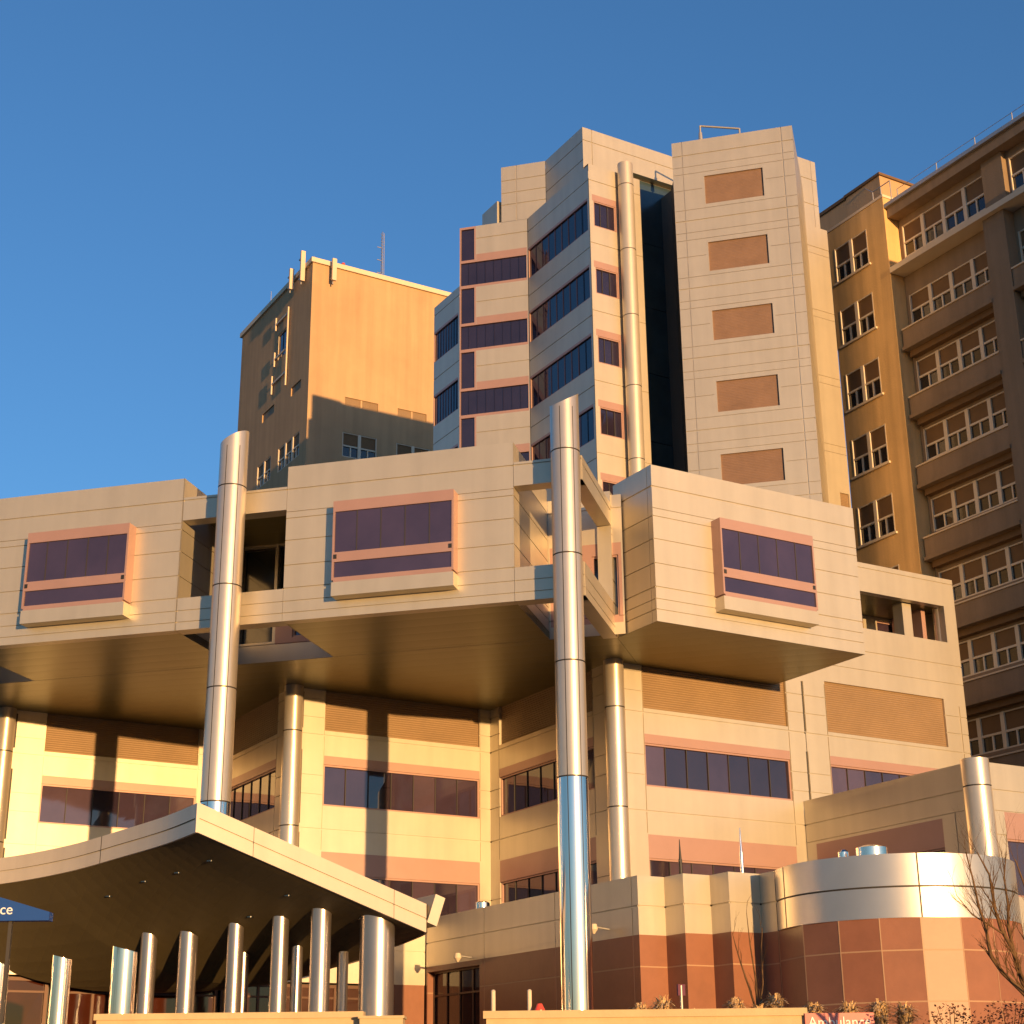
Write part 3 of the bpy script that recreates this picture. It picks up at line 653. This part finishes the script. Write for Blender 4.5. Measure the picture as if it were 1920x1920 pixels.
# entrance recess glazing
FD2 = C(25.0)
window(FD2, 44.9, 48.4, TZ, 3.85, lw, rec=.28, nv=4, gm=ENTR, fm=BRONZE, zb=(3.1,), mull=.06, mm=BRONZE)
# rounded end
def arcband(cx, cy, r, a0, a1, z0, z1, m, name, n=48, rin=.3, joints=(), jm=JOINT, hz=()):
    mb = MB(); k = mb.mi(m); i0 = len(mb.v)
    for i in range(n + 1):
        t = a0 + (a1 - a0) * i / n
        for z in (z0, z1): mb.v.append((cx + r * math.cos(t), cy + r * math.sin(t), z))
    for i in range(n):
        j = i0 + 2 * i; mb.f.append((j, j + 2, j + 3, j + 1)); mb.m.append(k); mb.sm.append(True)
    for i in range(n):
        t0, t1 = [a0 + (a1 - a0) * q / n for q in (i, i + 1)]
        P = lambda t, rr, z: (cx + rr * math.cos(t), cy + rr * math.sin(t), z)
        mb.face([P(t0, r, z1), P(t1, r, z1), P(t1, r - rin, z1), P(t0, r - rin, z1)], m); mb.face([P(t0, r, z0), P(t1, r, z0), P(t1, r - rin, z0), P(t0, r - rin, z0)], m)
        for z in hz:
            mb.face([P(t0, r + .004, z - .02), P(t1, r + .004, z - .02), P(t1, r + .004, z + .02), P(t0, r + .004, z + .02)], jm)
    for t in joints:
        dt = .018 / r
        mb.face([(cx + (r + .006) * math.cos(t - dt), cy + (r + .006) * math.sin(t - dt), z0), (cx + (r + .006) * math.cos(t + dt), cy + (r + .006) * math.sin(t + dt), z0),
                 (cx + (r + .006) * math.cos(t + dt), cy + (r + .006) * math.sin(t + dt), z1), (cx + (r + .006) * math.cos(t - dt), cy + (r + .006) * math.sin(t - dt), z1)], jm)
    return mb.build(name, lw)
CX, CY, CR = 30.5, 32.2, 3.13
jt = [math.pi + D2R(d) for d in (12, 32, 55, 78, 100, 122, 145)]
AJ = [D2R(v) for v in (149.3, 178, 199.4, 218.6, 236.7, 255.4, 273.5, 292, 311, 335, 360)]
arcband(CX, CY, CR, D2R(149.3), 2 * math.pi, 4.79, ZL, CURVM, 'curved_fascia', 72, joints=[D2R(164), D2R(237.9)], jm=DKMET)
arcband(CX, CY, CR, D2R(149.3), 2 * math.pi, ZM, 4.745, CURVM, 'curved_fascia', 72, joints=[D2R(164), D2R(237.9)], jm=DKMET)
arcband(CX, CY, CR - .04, D2R(149.3), 2 * math.pi, 4.74, 4.80, DKMET, 'curved_fascia_joint', 72)
for t0, t1 in zip(AJ, AJ[1:]):                # granite is set in flat facets
    mb = MB(); q0 = Vector((CX + CR * math.cos(t0), CY + CR * math.sin(t0), 0)); q1 = Vector((CX + CR * math.cos(t1), CY + CR * math.sin(t1), 0)); e = (q1 - q0).normalized()
    nrm = Vector((e.y, -e.x, 0))
    def gp(u, z, o=0): return q0.lerp(q1, u) + Vector((0, 0, z)) + nrm * o
    mb.face([gp(0, TZ), gp(1, TZ), gp(1, ZM), gp(0, ZM)], GRANITE, nrm=nrm)
    for z in (3.25, 2.05): mb.face([gp(0, z - .018, .004), gp(1, z - .018, .004), gp(1, z + .018, .004), gp(0, z + .018, .004)], JOINT, nrm=nrm)
    mb.face([gp(0, TZ, .006), gp(.03, TZ, .006), gp(.03, ZM, .006), gp(0, ZM, .006)], JOINT, nrm=nrm)
    mb.build('granite_facet', lw)
mb = MB(); pts = [(CX + (CR - .12) * math.cos(D2R(160) + D2R(200) * i / 24), CY + (CR - .12) * math.sin(D2R(160) + D2R(200) * i / 24)) for i in range(25)]
pts = [p for p in pts]
mb.prism([(25.4, 48.5), (25.4, 36.6), (26.3, 36.6), (26.3, 35.7), (27.2, 35.7), (27.2, 34.9), (28.0, 34.9), (28.0, 33.9)] + pts[1:-1] + [(33.45, 32.3), (33.5, 42), (28.2, 42), (28.2, 48.5)], TZ, 5.4, ROOFM); 
mb.build('core', lw)
mb = MB(); fbox(mb, A(32.2), 33.5, 33.62, TZ, ZL, -6, 0, PANEL); mb.build('side_wall', lw)
# annex above, with corner column
an = thing('low_annex', 'cream annex with a shaded flank and a pink band, behind the rounded granite wing', 'building', (38, 38, TZ))
ZA = 9.36
facade('wall', C(36.1), 34.22, 42.08, TZ, ZA, PANEL, an, hg=[(8.54, 34.2, 42.1, .05), (7.95, 34.2, 42.1, .02)], vg=[(35.2, 5, 7.95, .03)], holes=[(35.75, 41.6, 5.4, 6.98)], bands=[(35.75, 41.6, 6.98, 7.85, PINK)], rim='t', T=.35)
window(C(36.1), 35.75, 41.6, 5.4, 6.98, an, nv=7)
facade('wall', A(34.2), 36.12, 50, TZ, ZA, PANEL, an, hg=[(8.54, 36.1, 50, .05), (7.92, 36.1, 50, .02), (7.2, 36.1, 37.1, .03)], holes=[(37.12, 43, 5.4, 7.1)], bands=[(37.12, 43, 7.1, 7.9, PINK)], rim='t', T=.35)
window(A(34.2), 37.12, 43, 5.4, 7.1, an, nv=6)
mb = MB(); mb.prism([(36.4, 34.6), (49.9, 34.6), (49.9, 42), (36.4, 42)], TZ, 9.0, ROOFM); mb.build('core', an)
column('corner_column', 36.0, 34.1, .42, TZ, ZA, COLM, 'brushed steel corner column of the annex behind the rounded granite wing', joints=(8.54,), group='corner columns')

# ---------------------------------------------------------------- entrance vestibule under the canopy
ve = thing('entrance_hall', 'low entrance hall with dark doors and a cream band, in shade under the canopy', 'building', (18, 48, TZ))
FV = A(48.55)
facade('wall', FV, 5, 24.98, 3.45, 5.4, PANEL, ve, hg=[(4.5, 5, 24.98, .04)], vg=[8, 10.6, 13.2, 15.8, 18.4, 21, 23.4], rim='tb', T=.4)
segs = [5, 7.6, 10.2, 12.8, 15.4, 18.0, 20.6, 23.2, 24.96]
for i in range(8):
    a, b = segs[i], segs[i + 1]
    if i == 7:
        facade('granite_wall', FV, a, b, TZ, 3.45, GRANITE, ve, hg=[(2.2, a, b, .04)], gd=.004, jm=JOINT)
    else:
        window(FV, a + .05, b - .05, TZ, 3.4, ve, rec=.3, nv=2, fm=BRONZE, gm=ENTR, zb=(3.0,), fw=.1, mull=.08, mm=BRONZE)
mb = MB(); mb.prism([(5, 49.1), (20.1, 49.1), (24.9, 49.1), (24.9, 50.0), (20.2, 50.0), (20.2, 57.9), (5, 57.9)], TZ, 5.2, ROOFM); mb.build('core', ve)

# ---------------------------------------------------------------- entrance canopy
cn = thing('entrance_canopy', 'large swooping entrance canopy with a sharp peak, cream fascias and a dark panelled underside', 'canopy', (13.5, 38.6, TZ))
Fp = Vector((13.45, 38.6, 6.27)); Rp = Vector((19.86, 38.6, 4.10))
LP = [(13.45, 38.6, 6.27), (13.38, 40.8, 6.26), (12.9, 42.95, 6.17), (12.1, 45.0, 5.99), (10.9, 46.8, 5.82), (9.4, 48.3, 5.72), (7.8, 49.4, 5.72), (6.0, 50.2, 5.8)]
def Lp(s):
    """left underside edge, s in metres along it"""
    k = min(int(s / 2.2), len(LP) - 2); f = s / 2.2 - k; P0, P1, P2, P3 = [Vector(LP[max(0, min(len(LP) - 1, q))]) for q in (k - 1, k, k + 1, k + 2)]
    return .5 * ((2 * P1) + (P2 - P0) * f + (2 * P0 - 5 * P1 + 4 * P2 - P3) * f * f + (3 * P1 - P0 - 3 * P2 + P3) * f ** 3)
def Cp(a, s, up_=0):
    p = Lp(s); w = (Rp.x - Fp.x) * (1 + .05 * s)
    return Vector((p.x + a * w, p.y - .25 * a * max(0, s - 4), p.z + a * (Rp.z - Fp.z) + up_ - .25 * min(s, 8) * (1 - math.exp(-4 * a)) * (1 - a ** 3)))
NA, NS, SM = 14, 28, 13.2
mb = MB(); ks = mb.mi(SOFFITA)
for i in range(NA):
    for j in range(NS):
        a0, a1, s0, s1 = i / NA, (i + 1) / NA, SM * j / NS, SM * (j + 1) / NS
        mb.face([Cp(a0, s0), Cp(a0, s1), Cp(a1, s1), Cp(a1, s0)], SOFFITA)
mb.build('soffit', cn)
mb = MB()
for i in range(NA):
    for j in range(NS):
        a0, a1, s0, s1 = i / NA, (i + 1) / NA, SM * j / NS, SM * (j + 1) / NS
        mb.face([Cp(a0, s0, .62), Cp(a1, s0, .62), Cp(a1, s1, .62), Cp(a0, s1, .62)], ROOFM)
mb.build('roof', cn)
def fas(P, Q, n, segs, m, name, out, thick=.06):
    """fascia strip following P(t) (underside line), of height .7 with one joint line"""
    mb = MB()
    for k in range(n):
        t0, t1 = k / n, (k + 1) / n
        for z0, z1, o in ((-.02, .30, 0), (.345, .71, .0), (.30, .345, -.04)):
            a, b = P(t0), P(t1); u = Vector((0, 0, 1)); oo = out * (thick + o)
            mb.face([a + u * z0 + oo, b + u * z0 + oo, b + u * z1 + oo, a + u * z1 + oo], m, nrm=out)
        a, b = P(t0), P(t1); u = Vector((0, 0, 1))
        mb.face([a + u * .71 + out * thick, b + u * .71 + out * thick, b + u * .71 - out * .2, a + u * .71 - out * .2], m, nrm=u)
        mb.face([a - u * .02 + out * thick, b - u * .02 + out * thick, b - u * .02 - out * .02, a - u * .02 - out * .02], m, nrm=-u)
    for t in segs:
        p = P(t); q = P(t + .002); mb.face([p + Vector((0, 0, -.02)) + out * (thick + .004), q + Vector((0, 0, -.02)) + out * (thick + .004), q + Vector((0, 0, .71)) + out * (thick + .004), p + Vector((0, 0, .71)) + out * (thick + .004)], DKMET)
    return mb.build(name, cn)
lv = Vector((-.416, .909, 0)); lo_ = Vector((-.909, -.416, 0))
fas(lambda t: Cp(t, 0), None, 12, (.23, .85), CANF, 'fascia', Vector((0, -1, 0)))
mb = MB(); p = Cp(0, 0); mb.box(p.x - .062, p.x + .02, p.y - .062, p.y + .02, p.z - .02, p.z + .71, CANF); mb.build('corner_filler', cn)  # small box added to cover the gap where the two fascias meet
fas(lambda t: Cp(0, SM * t), None, 40, (.4, .8), CANF, 'fascia', Vector((-1, 0, 0)))
fas(lambda t: Cp(1, SM * t), None, 26, (.4,), CANF, 'fascia', Vector((1, 0, 0)))
mb = MB()
sl_ = Vector((Rp.x - Fp.x, 0, Rp.z - Fp.z)).normalized(); nn = Vector((-sl_.z, 0, sl_.x))
e0 = Vector((19.86, 38.53, 4.34))
for (o0, o1) in ((0, .8),):
    mb.box8(lambda a, b, c: e0 + sl_ * (.0 + .3 * a) + nn * (.78 * b) + Vector((0, .0 + 9 * c, 0)) + Vector((0, -.04, 0)) + lv * 0, PANEL)
mb.build('gutter', cn)
for a, s in ((.14, 1.6), (.12, 3.2), (.1, 4.6), (.1, 6.2), (.45, 1.5), (.42, 3.5), (.75, 1.2), (.7, 3.4)):
    p = Cp(a, s); g = MB(); g.cyl(p + Vector((0, 0, -.012)), p + Vector((0, 0, .02)), .11, .11, GLASSD, 14); g.build('downlight', cn)
def csol(x, y, r, label, m=CANC):
    # height of the underside above (x, y)
    best = min(((Cp(a / 40, q / 5).x - x) ** 2 + (Cp(a / 40, q / 5).y - y) ** 2, a, q) for a in range(41) for q in range(66))
    z = Cp(best[1] / 40, best[2] / 5).z
    column('canopy_column', x, y, r, TZ, z + .06, m, label, slant=(-.33, -.12), group='columns under the entrance canopy')
csol(18.87, 39.45, .46, 'widest steel column, under the low right end of the entrance canopy')
csol(17.6, 40.25, .27, 'slim steel column right beside the widest canopy column')
csol(17.0, 41.6, .23, 'slim steel column second to the left of the widest canopy column')
csol(16.2, 42.85, .22, 'slim steel column third to the left of the widest canopy column')
csol(15.3, 44.1, .26, 'slim sunlit steel column fourth to the left of the widest canopy column')
csol(14.45, 44.95, .23, 'slim sunlit steel column farthest left in the row under the canopy, next to the polished posts')
csol(19.5, 43.0, .16, 'thin shaded steel column behind and just left of the widest canopy column')
csol(18.1, 43.0, .16, 'thin shaded steel column behind the gap between the first and second slim columns')
csol(16.9, 44.0, .16, 'thin shaded steel column behind the gap between the second and third slim columns')
# polished posts at the left
for fwd, lat, r, zt_, lb in ((36.5, -8.66, .27, 3.15, 'polished steel post with a cut top, nearest the slim canopy columns, catching the sun'),
                        (37.0, -10.17, .21, 3.03, 'middle polished steel post with a cut top under the left of the canopy'),
                        (37.5, -11.75, .25, 2.97, 'leftmost polished steel post at the picture edge under the canopy')):
    p = fr(fwd, lat); column('polished_post', p.x, p.y, r, TZ, zt_, CHROME, lb, slant=(-.2, .15), group='polished posts under the canopy', cat='post')

# ---------------------------------------------------------------- signs
FS = A(35.6)
sg = thing('entrance_sign', 'blue sign with white lettering ending in ce, cut off at the left under the canopy', 'sign', (8.2, 35.7, TZ))
def poly_slab(F, pts, o0, o1, m, name, parent):
    mb = MB(); mb.face([F.p(u, z, o1) for u, z in pts], m, nrm=F.n); mb.face([F.p(u, z, o0) for u, z in pts], m, nrm=-F.n)
    for i in range(len(pts)):
        a, b = pts[i], pts[(i + 1) % len(pts)]; mb.face([F.p(*a, o0), F.p(*b, o0), F.p(*b, o1), F.p(*a, o1)], m)
    return mb.build(name, parent)
SGN = sg
# ---------------------------------------------------------------- site walls in front
def rot_wall(name, l0, l1, f0, f1, z0, z1, m, label, cap=None, cat='wall'):
    t = thing(name, label, cat, fr(f0, (l0 + l1) / 2, GZ))
    P = lambda a, b, c: fr((f0, f1)[b], (l0, l1)[a], (z0, z1)[c])
    mb = MB(); mb.box8(P, m); mb.build('wall_body', t)
    if cap:
        e, h = cap; P2 = lambda a, b, c: fr((f0 - e, f1 + e)[b], (l0 - e, l1 + e)[a], (z1, z1 + h)[c])
        mb = MB(); mb.box8(P2, CONC); mb.build('coping', t)
    return t
W1 = rot_wall('site_wall', -8.35, -3.1, 33.2, 33.6, GZ, 1.50, CONC, 'low concrete site wall in front of the entrance columns, lower left', (.05, .12))
W2 = rot_wall('wall_pier', -3.1, -2.25, 32.9, 33.6, GZ, 1.47, CONC, 'bright square wall pier at the end of the low wall by the widest canopy column', (.03, .05), 'pier')
W3 = rot_wall('site_wall', -.6, 5.55, 32.4, 32.8, GZ, 1.42, CONC, 'low sandy concrete site wall in front of the red granite piers, bottom centre', (.06, .14))
amb = thing('ambulance_sign', 'red sign with white Ambulance lettering at the right end of the low sandy wall', 'sign', fr(32.3, 7, GZ))
class FRM:
    def __init__(s, f): s.f = f; s.n = grid((0, -1, 0))
    def p(s, u, z, o=0): return fr(s.f - o, u, z)
FF = FRM(32.3)
mb = MB(); fbox(mb, FF, 5.55, 6.88, .55, 1.455, -.12, 0, RED); mb.build('panel', amb)
text('Ambulance', .27, FF, 5.6, 1.2, .004, WHITE, 'lettering', amb)
mb = MB(); fbox(mb, FF, 5.8, 5.9, GZ, .55, -.1, -.02, GALV); fbox(mb, FF, 6.5, 6.6, GZ, .55, -.1, -.02, GALV); mb.build('leg', amb)

# blue entrance sign
FG = FRM(34.0)
poly_slab(FG, [(-13.4, 3.53), (-13.4, 4.3), (-11.2, 4.14), (-9.7, 3.70), (-9.7, 3.53)], -.3, 0, BLUE, 'panel', sg)
text('Entrance', .30, FG, -10.46, 3.66, .004, WHITE, 'lettering', sg, align='RIGHT')
mb = MB(); fbox(mb, FG, -10.56, -10.49, GZ, 3.53, -.2, -.1, DKMET); fbox(mb, FG, -13.0, -12.92, GZ, 3.53, -.2, -.1, DKMET); mb.build('leg', sg)

# ---------------------------------------------------------------- small objects
def roof_vent(name, c, r, h, label):
    t = thing(name, label, 'roof vent', c, 'steel roof vents'); c = Vector(c)
    g = MB(); g.cyl(c, c + Vector((0, 0, h * .45)), r * .75, r * .75, CHROME, 24); g.build('neck', t)
    g = MB(); g.cyl(c + Vector((0, 0, h * .45)), c + Vector((0, 0, h)), r, r, CHROME, 32); g.cyl(c + Vector((0, 0, h)), c + Vector((0, 0, h * 1.12)), r, r * .6, CHROME, 32); g.build('drum', t)
    return t
roof_vent('roof_vent', (28.9, 31.2, 5.4), .40, .50, 'polished steel drum vent on the roof of the rounded granite wing')
roof_vent('roof_vent', (28.75, 32.1, 5.4), .14, .5, 'small polished vent pipe just left of the big drum vent on the rounded wing')
roof_vent('roof_vent', (25.5, 45.6, 5.4), .24, .42, 'small polished drum vent on the flat roof left of the mirror footed column')
for x, y, z, h, m, lb in ((26.35, 36.0, 5.4, 1.2, BLACK, 'dark short spike rod on the roof of the granite wing left of the pale rod'), (27.6, 34.9, 5.4, 1.45, CHROME, 'pale tapered steel rod on the right granite pier')):
    g = MB(); g.cyl((x, y, z), (x, y, z + h * .55), .05, .05, m, 10); g.cyl((x, y, z + h * .55), (x, y, z + h), .04, .01, m, 10)
    o = g.build('roof_rod'); off(o, (x, y, z)); tag(o, lb, 'rod', 'rods on the granite wing roof')
def camera_arm(x, y, z, label):
    t = thing('wall_camera', label, 'camera', (x, y, z), 'wall cameras')
    g = MB(); g.cyl((x, y, z), (x - .5, y, z + .05), .03, .03, GALV, 8); g.build('arm', t)
    g = MB(); g.cyl((x - .5, y, z + .12), (x - .5, y, z - .02), .09, .12, TRIM, 14); g.cyl((x - .5, y, z - .02), (x - .5, y, z - .14), .12, .03, TRIM, 14); g.build('dome', t)
camera_arm(25.0, 37.6, 4.28, 'small pale dome camera on an arm on the metal fascia right of the mirror column')
camera_arm(25.0, 45.4, 4.1, 'small dome camera above the dark recessed door in the granite wall')
for lat, h, lb in ((-.48, 1.75 + .25, 'left slim pale post rising behind the low sandy wall'), (.25, 2.0, 'right slim pale post rising behind the low sandy wall')):
    p = fr(33.6, lat); g = MB(); g.cyl((p.x, p.y, TZ), (p.x, p.y, h), .045, .045, TRIM, 10); g.cyl((p.x, p.y, h), (p.x, p.y, h + .03), .055, .02, TRIM, 10)
    o = g.build('slim_post'); off(o, (p.x, p.y, TZ)); tag(o, lb, 'post', 'slim posts behind the wall')
p = fr(33.4, .45); g = MB(); g.cyl((p.x, p.y, TZ), (p.x, p.y, 1.62), .11, .11, REDL, 12); g.cyl((p.x, p.y, 1.62), (p.x, p.y, 1.74), .11, .05, REDL, 12)
o = g.build('hydrant'); off(o, (p.x, p.y, TZ)); tag(o, 'rounded pinkish hydrant top just above the low sandy wall', 'hydrant')
p = fr(34, 3.35); g = MB(); g.cyl((p.x, p.y, TZ), (p.x, p.y, 2.1), .03, .03, GALV, 8)
g.box(p.x - .09, p.x + .09, p.y - .02, p.y + .02, 1.9, 2.12, mat('maroon sign', (.12, .03, .06), .5)); o = g.build('small_sign'); off(o, (p.x, p.y, TZ)); tag(o, 'tiny dark maroon sign on a post in front of the middle granite pier', 'sign')

# ---------------------------------------------------------------- plants
def branch(mb, p, d, L, r, depth, rnd, up_=.25, spread=.6):
    n = 4; pts = [p]; rad = [r]
    for k in range(n):
        d = (d + Vector((rnd.uniform(-1, 1), rnd.uniform(-1, 1), rnd.uniform(-.3, 1) * up_ * 2)) * .13).normalized()
        p = p + d * L / n; pts.append(p); rad.append(r * (1 - .42 * (k + 1) / n))
    for k in range(n): mb.cyl(pts[k], pts[k + 1], rad[k], rad[k + 1], BARK, 6 if depth > 2 else 4, False)
    if depth <= 0: return
    for k in range(2 if depth > 3 else 3):
        ax = Vector((rnd.uniform(-1, 1), rnd.uniform(-1, 1), rnd.uniform(-.2, .5))).normalized()
        nd = (d + ax * spread * rnd.uniform(.6, 1.2) + Vector((0, 0, .12))).normalized()
        q = rnd.choice((2, 3, 4)) if k else 4
        branch(mb, pts[q], nd, L * rnd.uniform(.6, .82), rad[q] * .72, depth - 1, rnd, up_, spread)
def bare_tree(base, h, r, label, seed, limbs, depth=4, spread=.5):
    rnd = random.Random(seed)
    t = thing('bare_tree', label, 'tree', base, 'bare trees'); base = Vector(base)
    g = MB(); g.cyl(base, base + Vector((0, 0, h * .25)), r, r * .8, BARK, 10); g.build('trunk', t)
    g = MB()
    for d, L in limbs: branch(g, base + Vector((0, 0, h * .24)), Vector(d).normalized(), L, r * .6, depth, rnd, spread=spread)
    g.build('crown', t)
lat = lambda l, f=0, z=1: grid((l, f, z))
def traced_tree(base, f, label, seed, lines, r0, twigs, tw=.45, dep=2):
    """limbs follow polylines traced from image pixels (lateral, height); random twigs grow from them"""
    rnd = random.Random(seed); t = thing('bare_tree', label, 'tree', base, 'bare trees'); g = MB(); cr = MB(); base = Vector(base)
    g.cyl(base, fr(f, *lines[0][0]), r0 * 1.2, r0, BARK, 10); g.build('trunk', t)
    for ln, ra, rb in [(l[:-1], *l[-1]) for l in lines]:
        off_ = 0; P = []
        for k, (l, z) in enumerate(ln): off_ += rnd.uniform(-.06, .06); P.append(fr(f + off_, l + rnd.uniform(-.02, .02), z))
        n = len(P) - 1
        for k in range(n): cr.cyl(P[k], P[k + 1], ra + (rb - ra) * k / n, ra + (rb - ra) * (k + 1) / n, BARK, 7, False)
        for k in range(1, n + 1):
            for q in range(twigs):
                d = (P[k] - P[k - 1]).normalized(); p = P[k - 1].lerp(P[k], rnd.uniform(.2, 1))
                nd = (d + Vector((rnd.uniform(-1, 1), rnd.uniform(-1, 1), rnd.uniform(0, .8))) * .6).normalized()
                branch(cr, p, nd, tw * rnd.uniform(.6, 1.1), max(.005, (ra + (rb - ra) * k / n) * .4), dep, rnd, .2, .55)
    cr.build('crown', t)
traced_tree(fr(27.5, 8.75, TZ), 27.5, 'larger bare tree at the lower right edge in front of the rounded granite wing', 7,
    [[(8.55, 1.3), (8.32, 1.58), (8.05, 1.85), (7.87, 2.1), (7.82, 2.57), (7.74, 2.92), (7.66, 3.36), (7.6, 3.8), (.045, .010)],
     [(8.55, 1.3), (8.40, 1.71), (8.27, 2.22), (8.10, 2.57), (8.02, 2.92), (7.98, 3.44), (7.86, 3.8), (.05, .010)],
     [(8.30, 2.1), (8.26, 2.6), (8.3, 2.95), (8.28, 3.4), (8.40, 3.85), (.03, .008)],
     [(8.55, 1.3), (8.62, 1.9), (8.55, 2.5), (8.62, 3.1), (8.5, 3.7), (.045, .010)],
     [(8.15, 2.45), (7.9, 2.62), (7.65, 2.78), (7.4, 3.1), (.018, .006)]], .075, 3, .42, 2)
traced_tree(fr(33.6, 4.85, TZ), 33.6, 'small thin bare sapling in front of the right granite pier', 11,
    [[(4.82, 1.5), (4.7, 2.0), (4.55, 2.5), (4.46, 2.85), (4.4, 3.1), (.025, .006)],
     [(4.84, 1.5), (4.82, 2.2), (4.75, 2.9), (4.73, 3.5), (.025, .006)],
     [(4.86, 1.5), (4.95, 2.1), (4.97, 2.76), (5.02, 3.2), (.022, .006)]], .035, 1, .4, 1)
def tuft(base, h, n, m, label, seed, name='grass_tuft', wide=.25, cat='plant', grp=None):
    rnd = random.Random(seed); mb = MB(); base = Vector(base)
    for k in range(n):
        a = rnd.uniform(0, 6.28); l = h * rnd.uniform(.55, 1); w = .007; wd = wide * rnd.uniform(.2, 1.2)
        p = base + Vector((math.cos(a), math.sin(a), 0)) * rnd.uniform(0, .1); o = Vector((math.cos(a), math.sin(a), 0))
        s_ = Vector((-math.sin(a), math.cos(a), 0)) * w; prev = p
        for q in range(1, 6):
            t = q / 5; z = l * (1 - (1 - t) ** 1.7) - l * .22 * max(0, t - .6) / .4 * (wd / wide); c = p + o * wd * t ** 2 + Vector((0, 0, z))
            ww = s_ * (1 if q < 4 else 2.4); mb.face([prev - s_, prev + s_, c + ww, c - ww], m); prev = c
    o = mb.build(name); off(o, base); tag(o, label, cat, grp); return o
places = [(2.45, 1.0, 'leftmost dry grass tuft right of the mirror column foot'), (2.9, 1.15, 'tall pale dry grass tuft left of the left granite pier'), (3.6, .85, 'short dry grass tuft before the left granite pier'),
          (4.35, 1.1, 'bushy dry grass tuft in front of the dark recess between the middle and right piers'), (4.8, .95, 'dry grass tuft at the foot of the right pier'), (5.15, 1.2, 'dense dry grass tuft around the bare sapling'),
          (5.9, 1.0, 'curling dry grass tuft near the end of the low wall'), (6.6, 1.0, 'dry grass tuft just behind the left part of the red sign'), (7.2, 1.05, 'dry grass tuft behind the right part of the red sign'), (7.7, .95, 'thin dry grass tuft right of the red sign')]
for i, (l, h, lb) in enumerate(places):
    tuft(fr(33.3, l, TZ), h * .9, 420, DRY, lb, 30 + i, grp='dry grass tufts along the low wall')
def shrub(base, r, h, label, seed):
    rnd = random.Random(seed); t = thing('shrub', label, 'shrub', base, 'dark shrubs at the lower right'); base = Vector(base)
    g = MB()
    for k in range(12):
        a = rnd.uniform(0, 6.28); g.cyl(base, base + Vector((math.cos(a) * r * .7, math.sin(a) * r * .7, h * rnd.uniform(.6, 1))), .015, .005, BARK, 4, False)
    g.build('stems', t); g = MB()
    for k in range(620):
        v = Vector((rnd.gauss(0, 1), rnd.gauss(0, 1), rnd.gauss(0, 1))).normalized() * rnd.uniform(.3, 1) ** .5
        p = base + Vector((v.x * r, v.y * r, h * .6 + v.z * h * .45)); a = Vector((rnd.uniform(-1, 1), rnd.uniform(-1, 1), rnd.uniform(-1, 1))).normalized() * .035
        b = a.orthogonal().normalized() * .022; g.face([p - a, p - b, p + a, p + b], LEAF)
    g.build('foliage', t)
shrub(fr(30.5, 7.9, .35), .55, 1.15, 'low dark reddish shrub right of the red ambulance sign', 1)
shrub(fr(30.0, 8.75, .35), .5, 1.2, 'middle dark reddish shrub under the bright curved granite', 2)
shrub(fr(29.5, 9.35, .35), .5, 1.4, 'rightmost dark reddish shrub by the foot of the larger bare tree', 3)
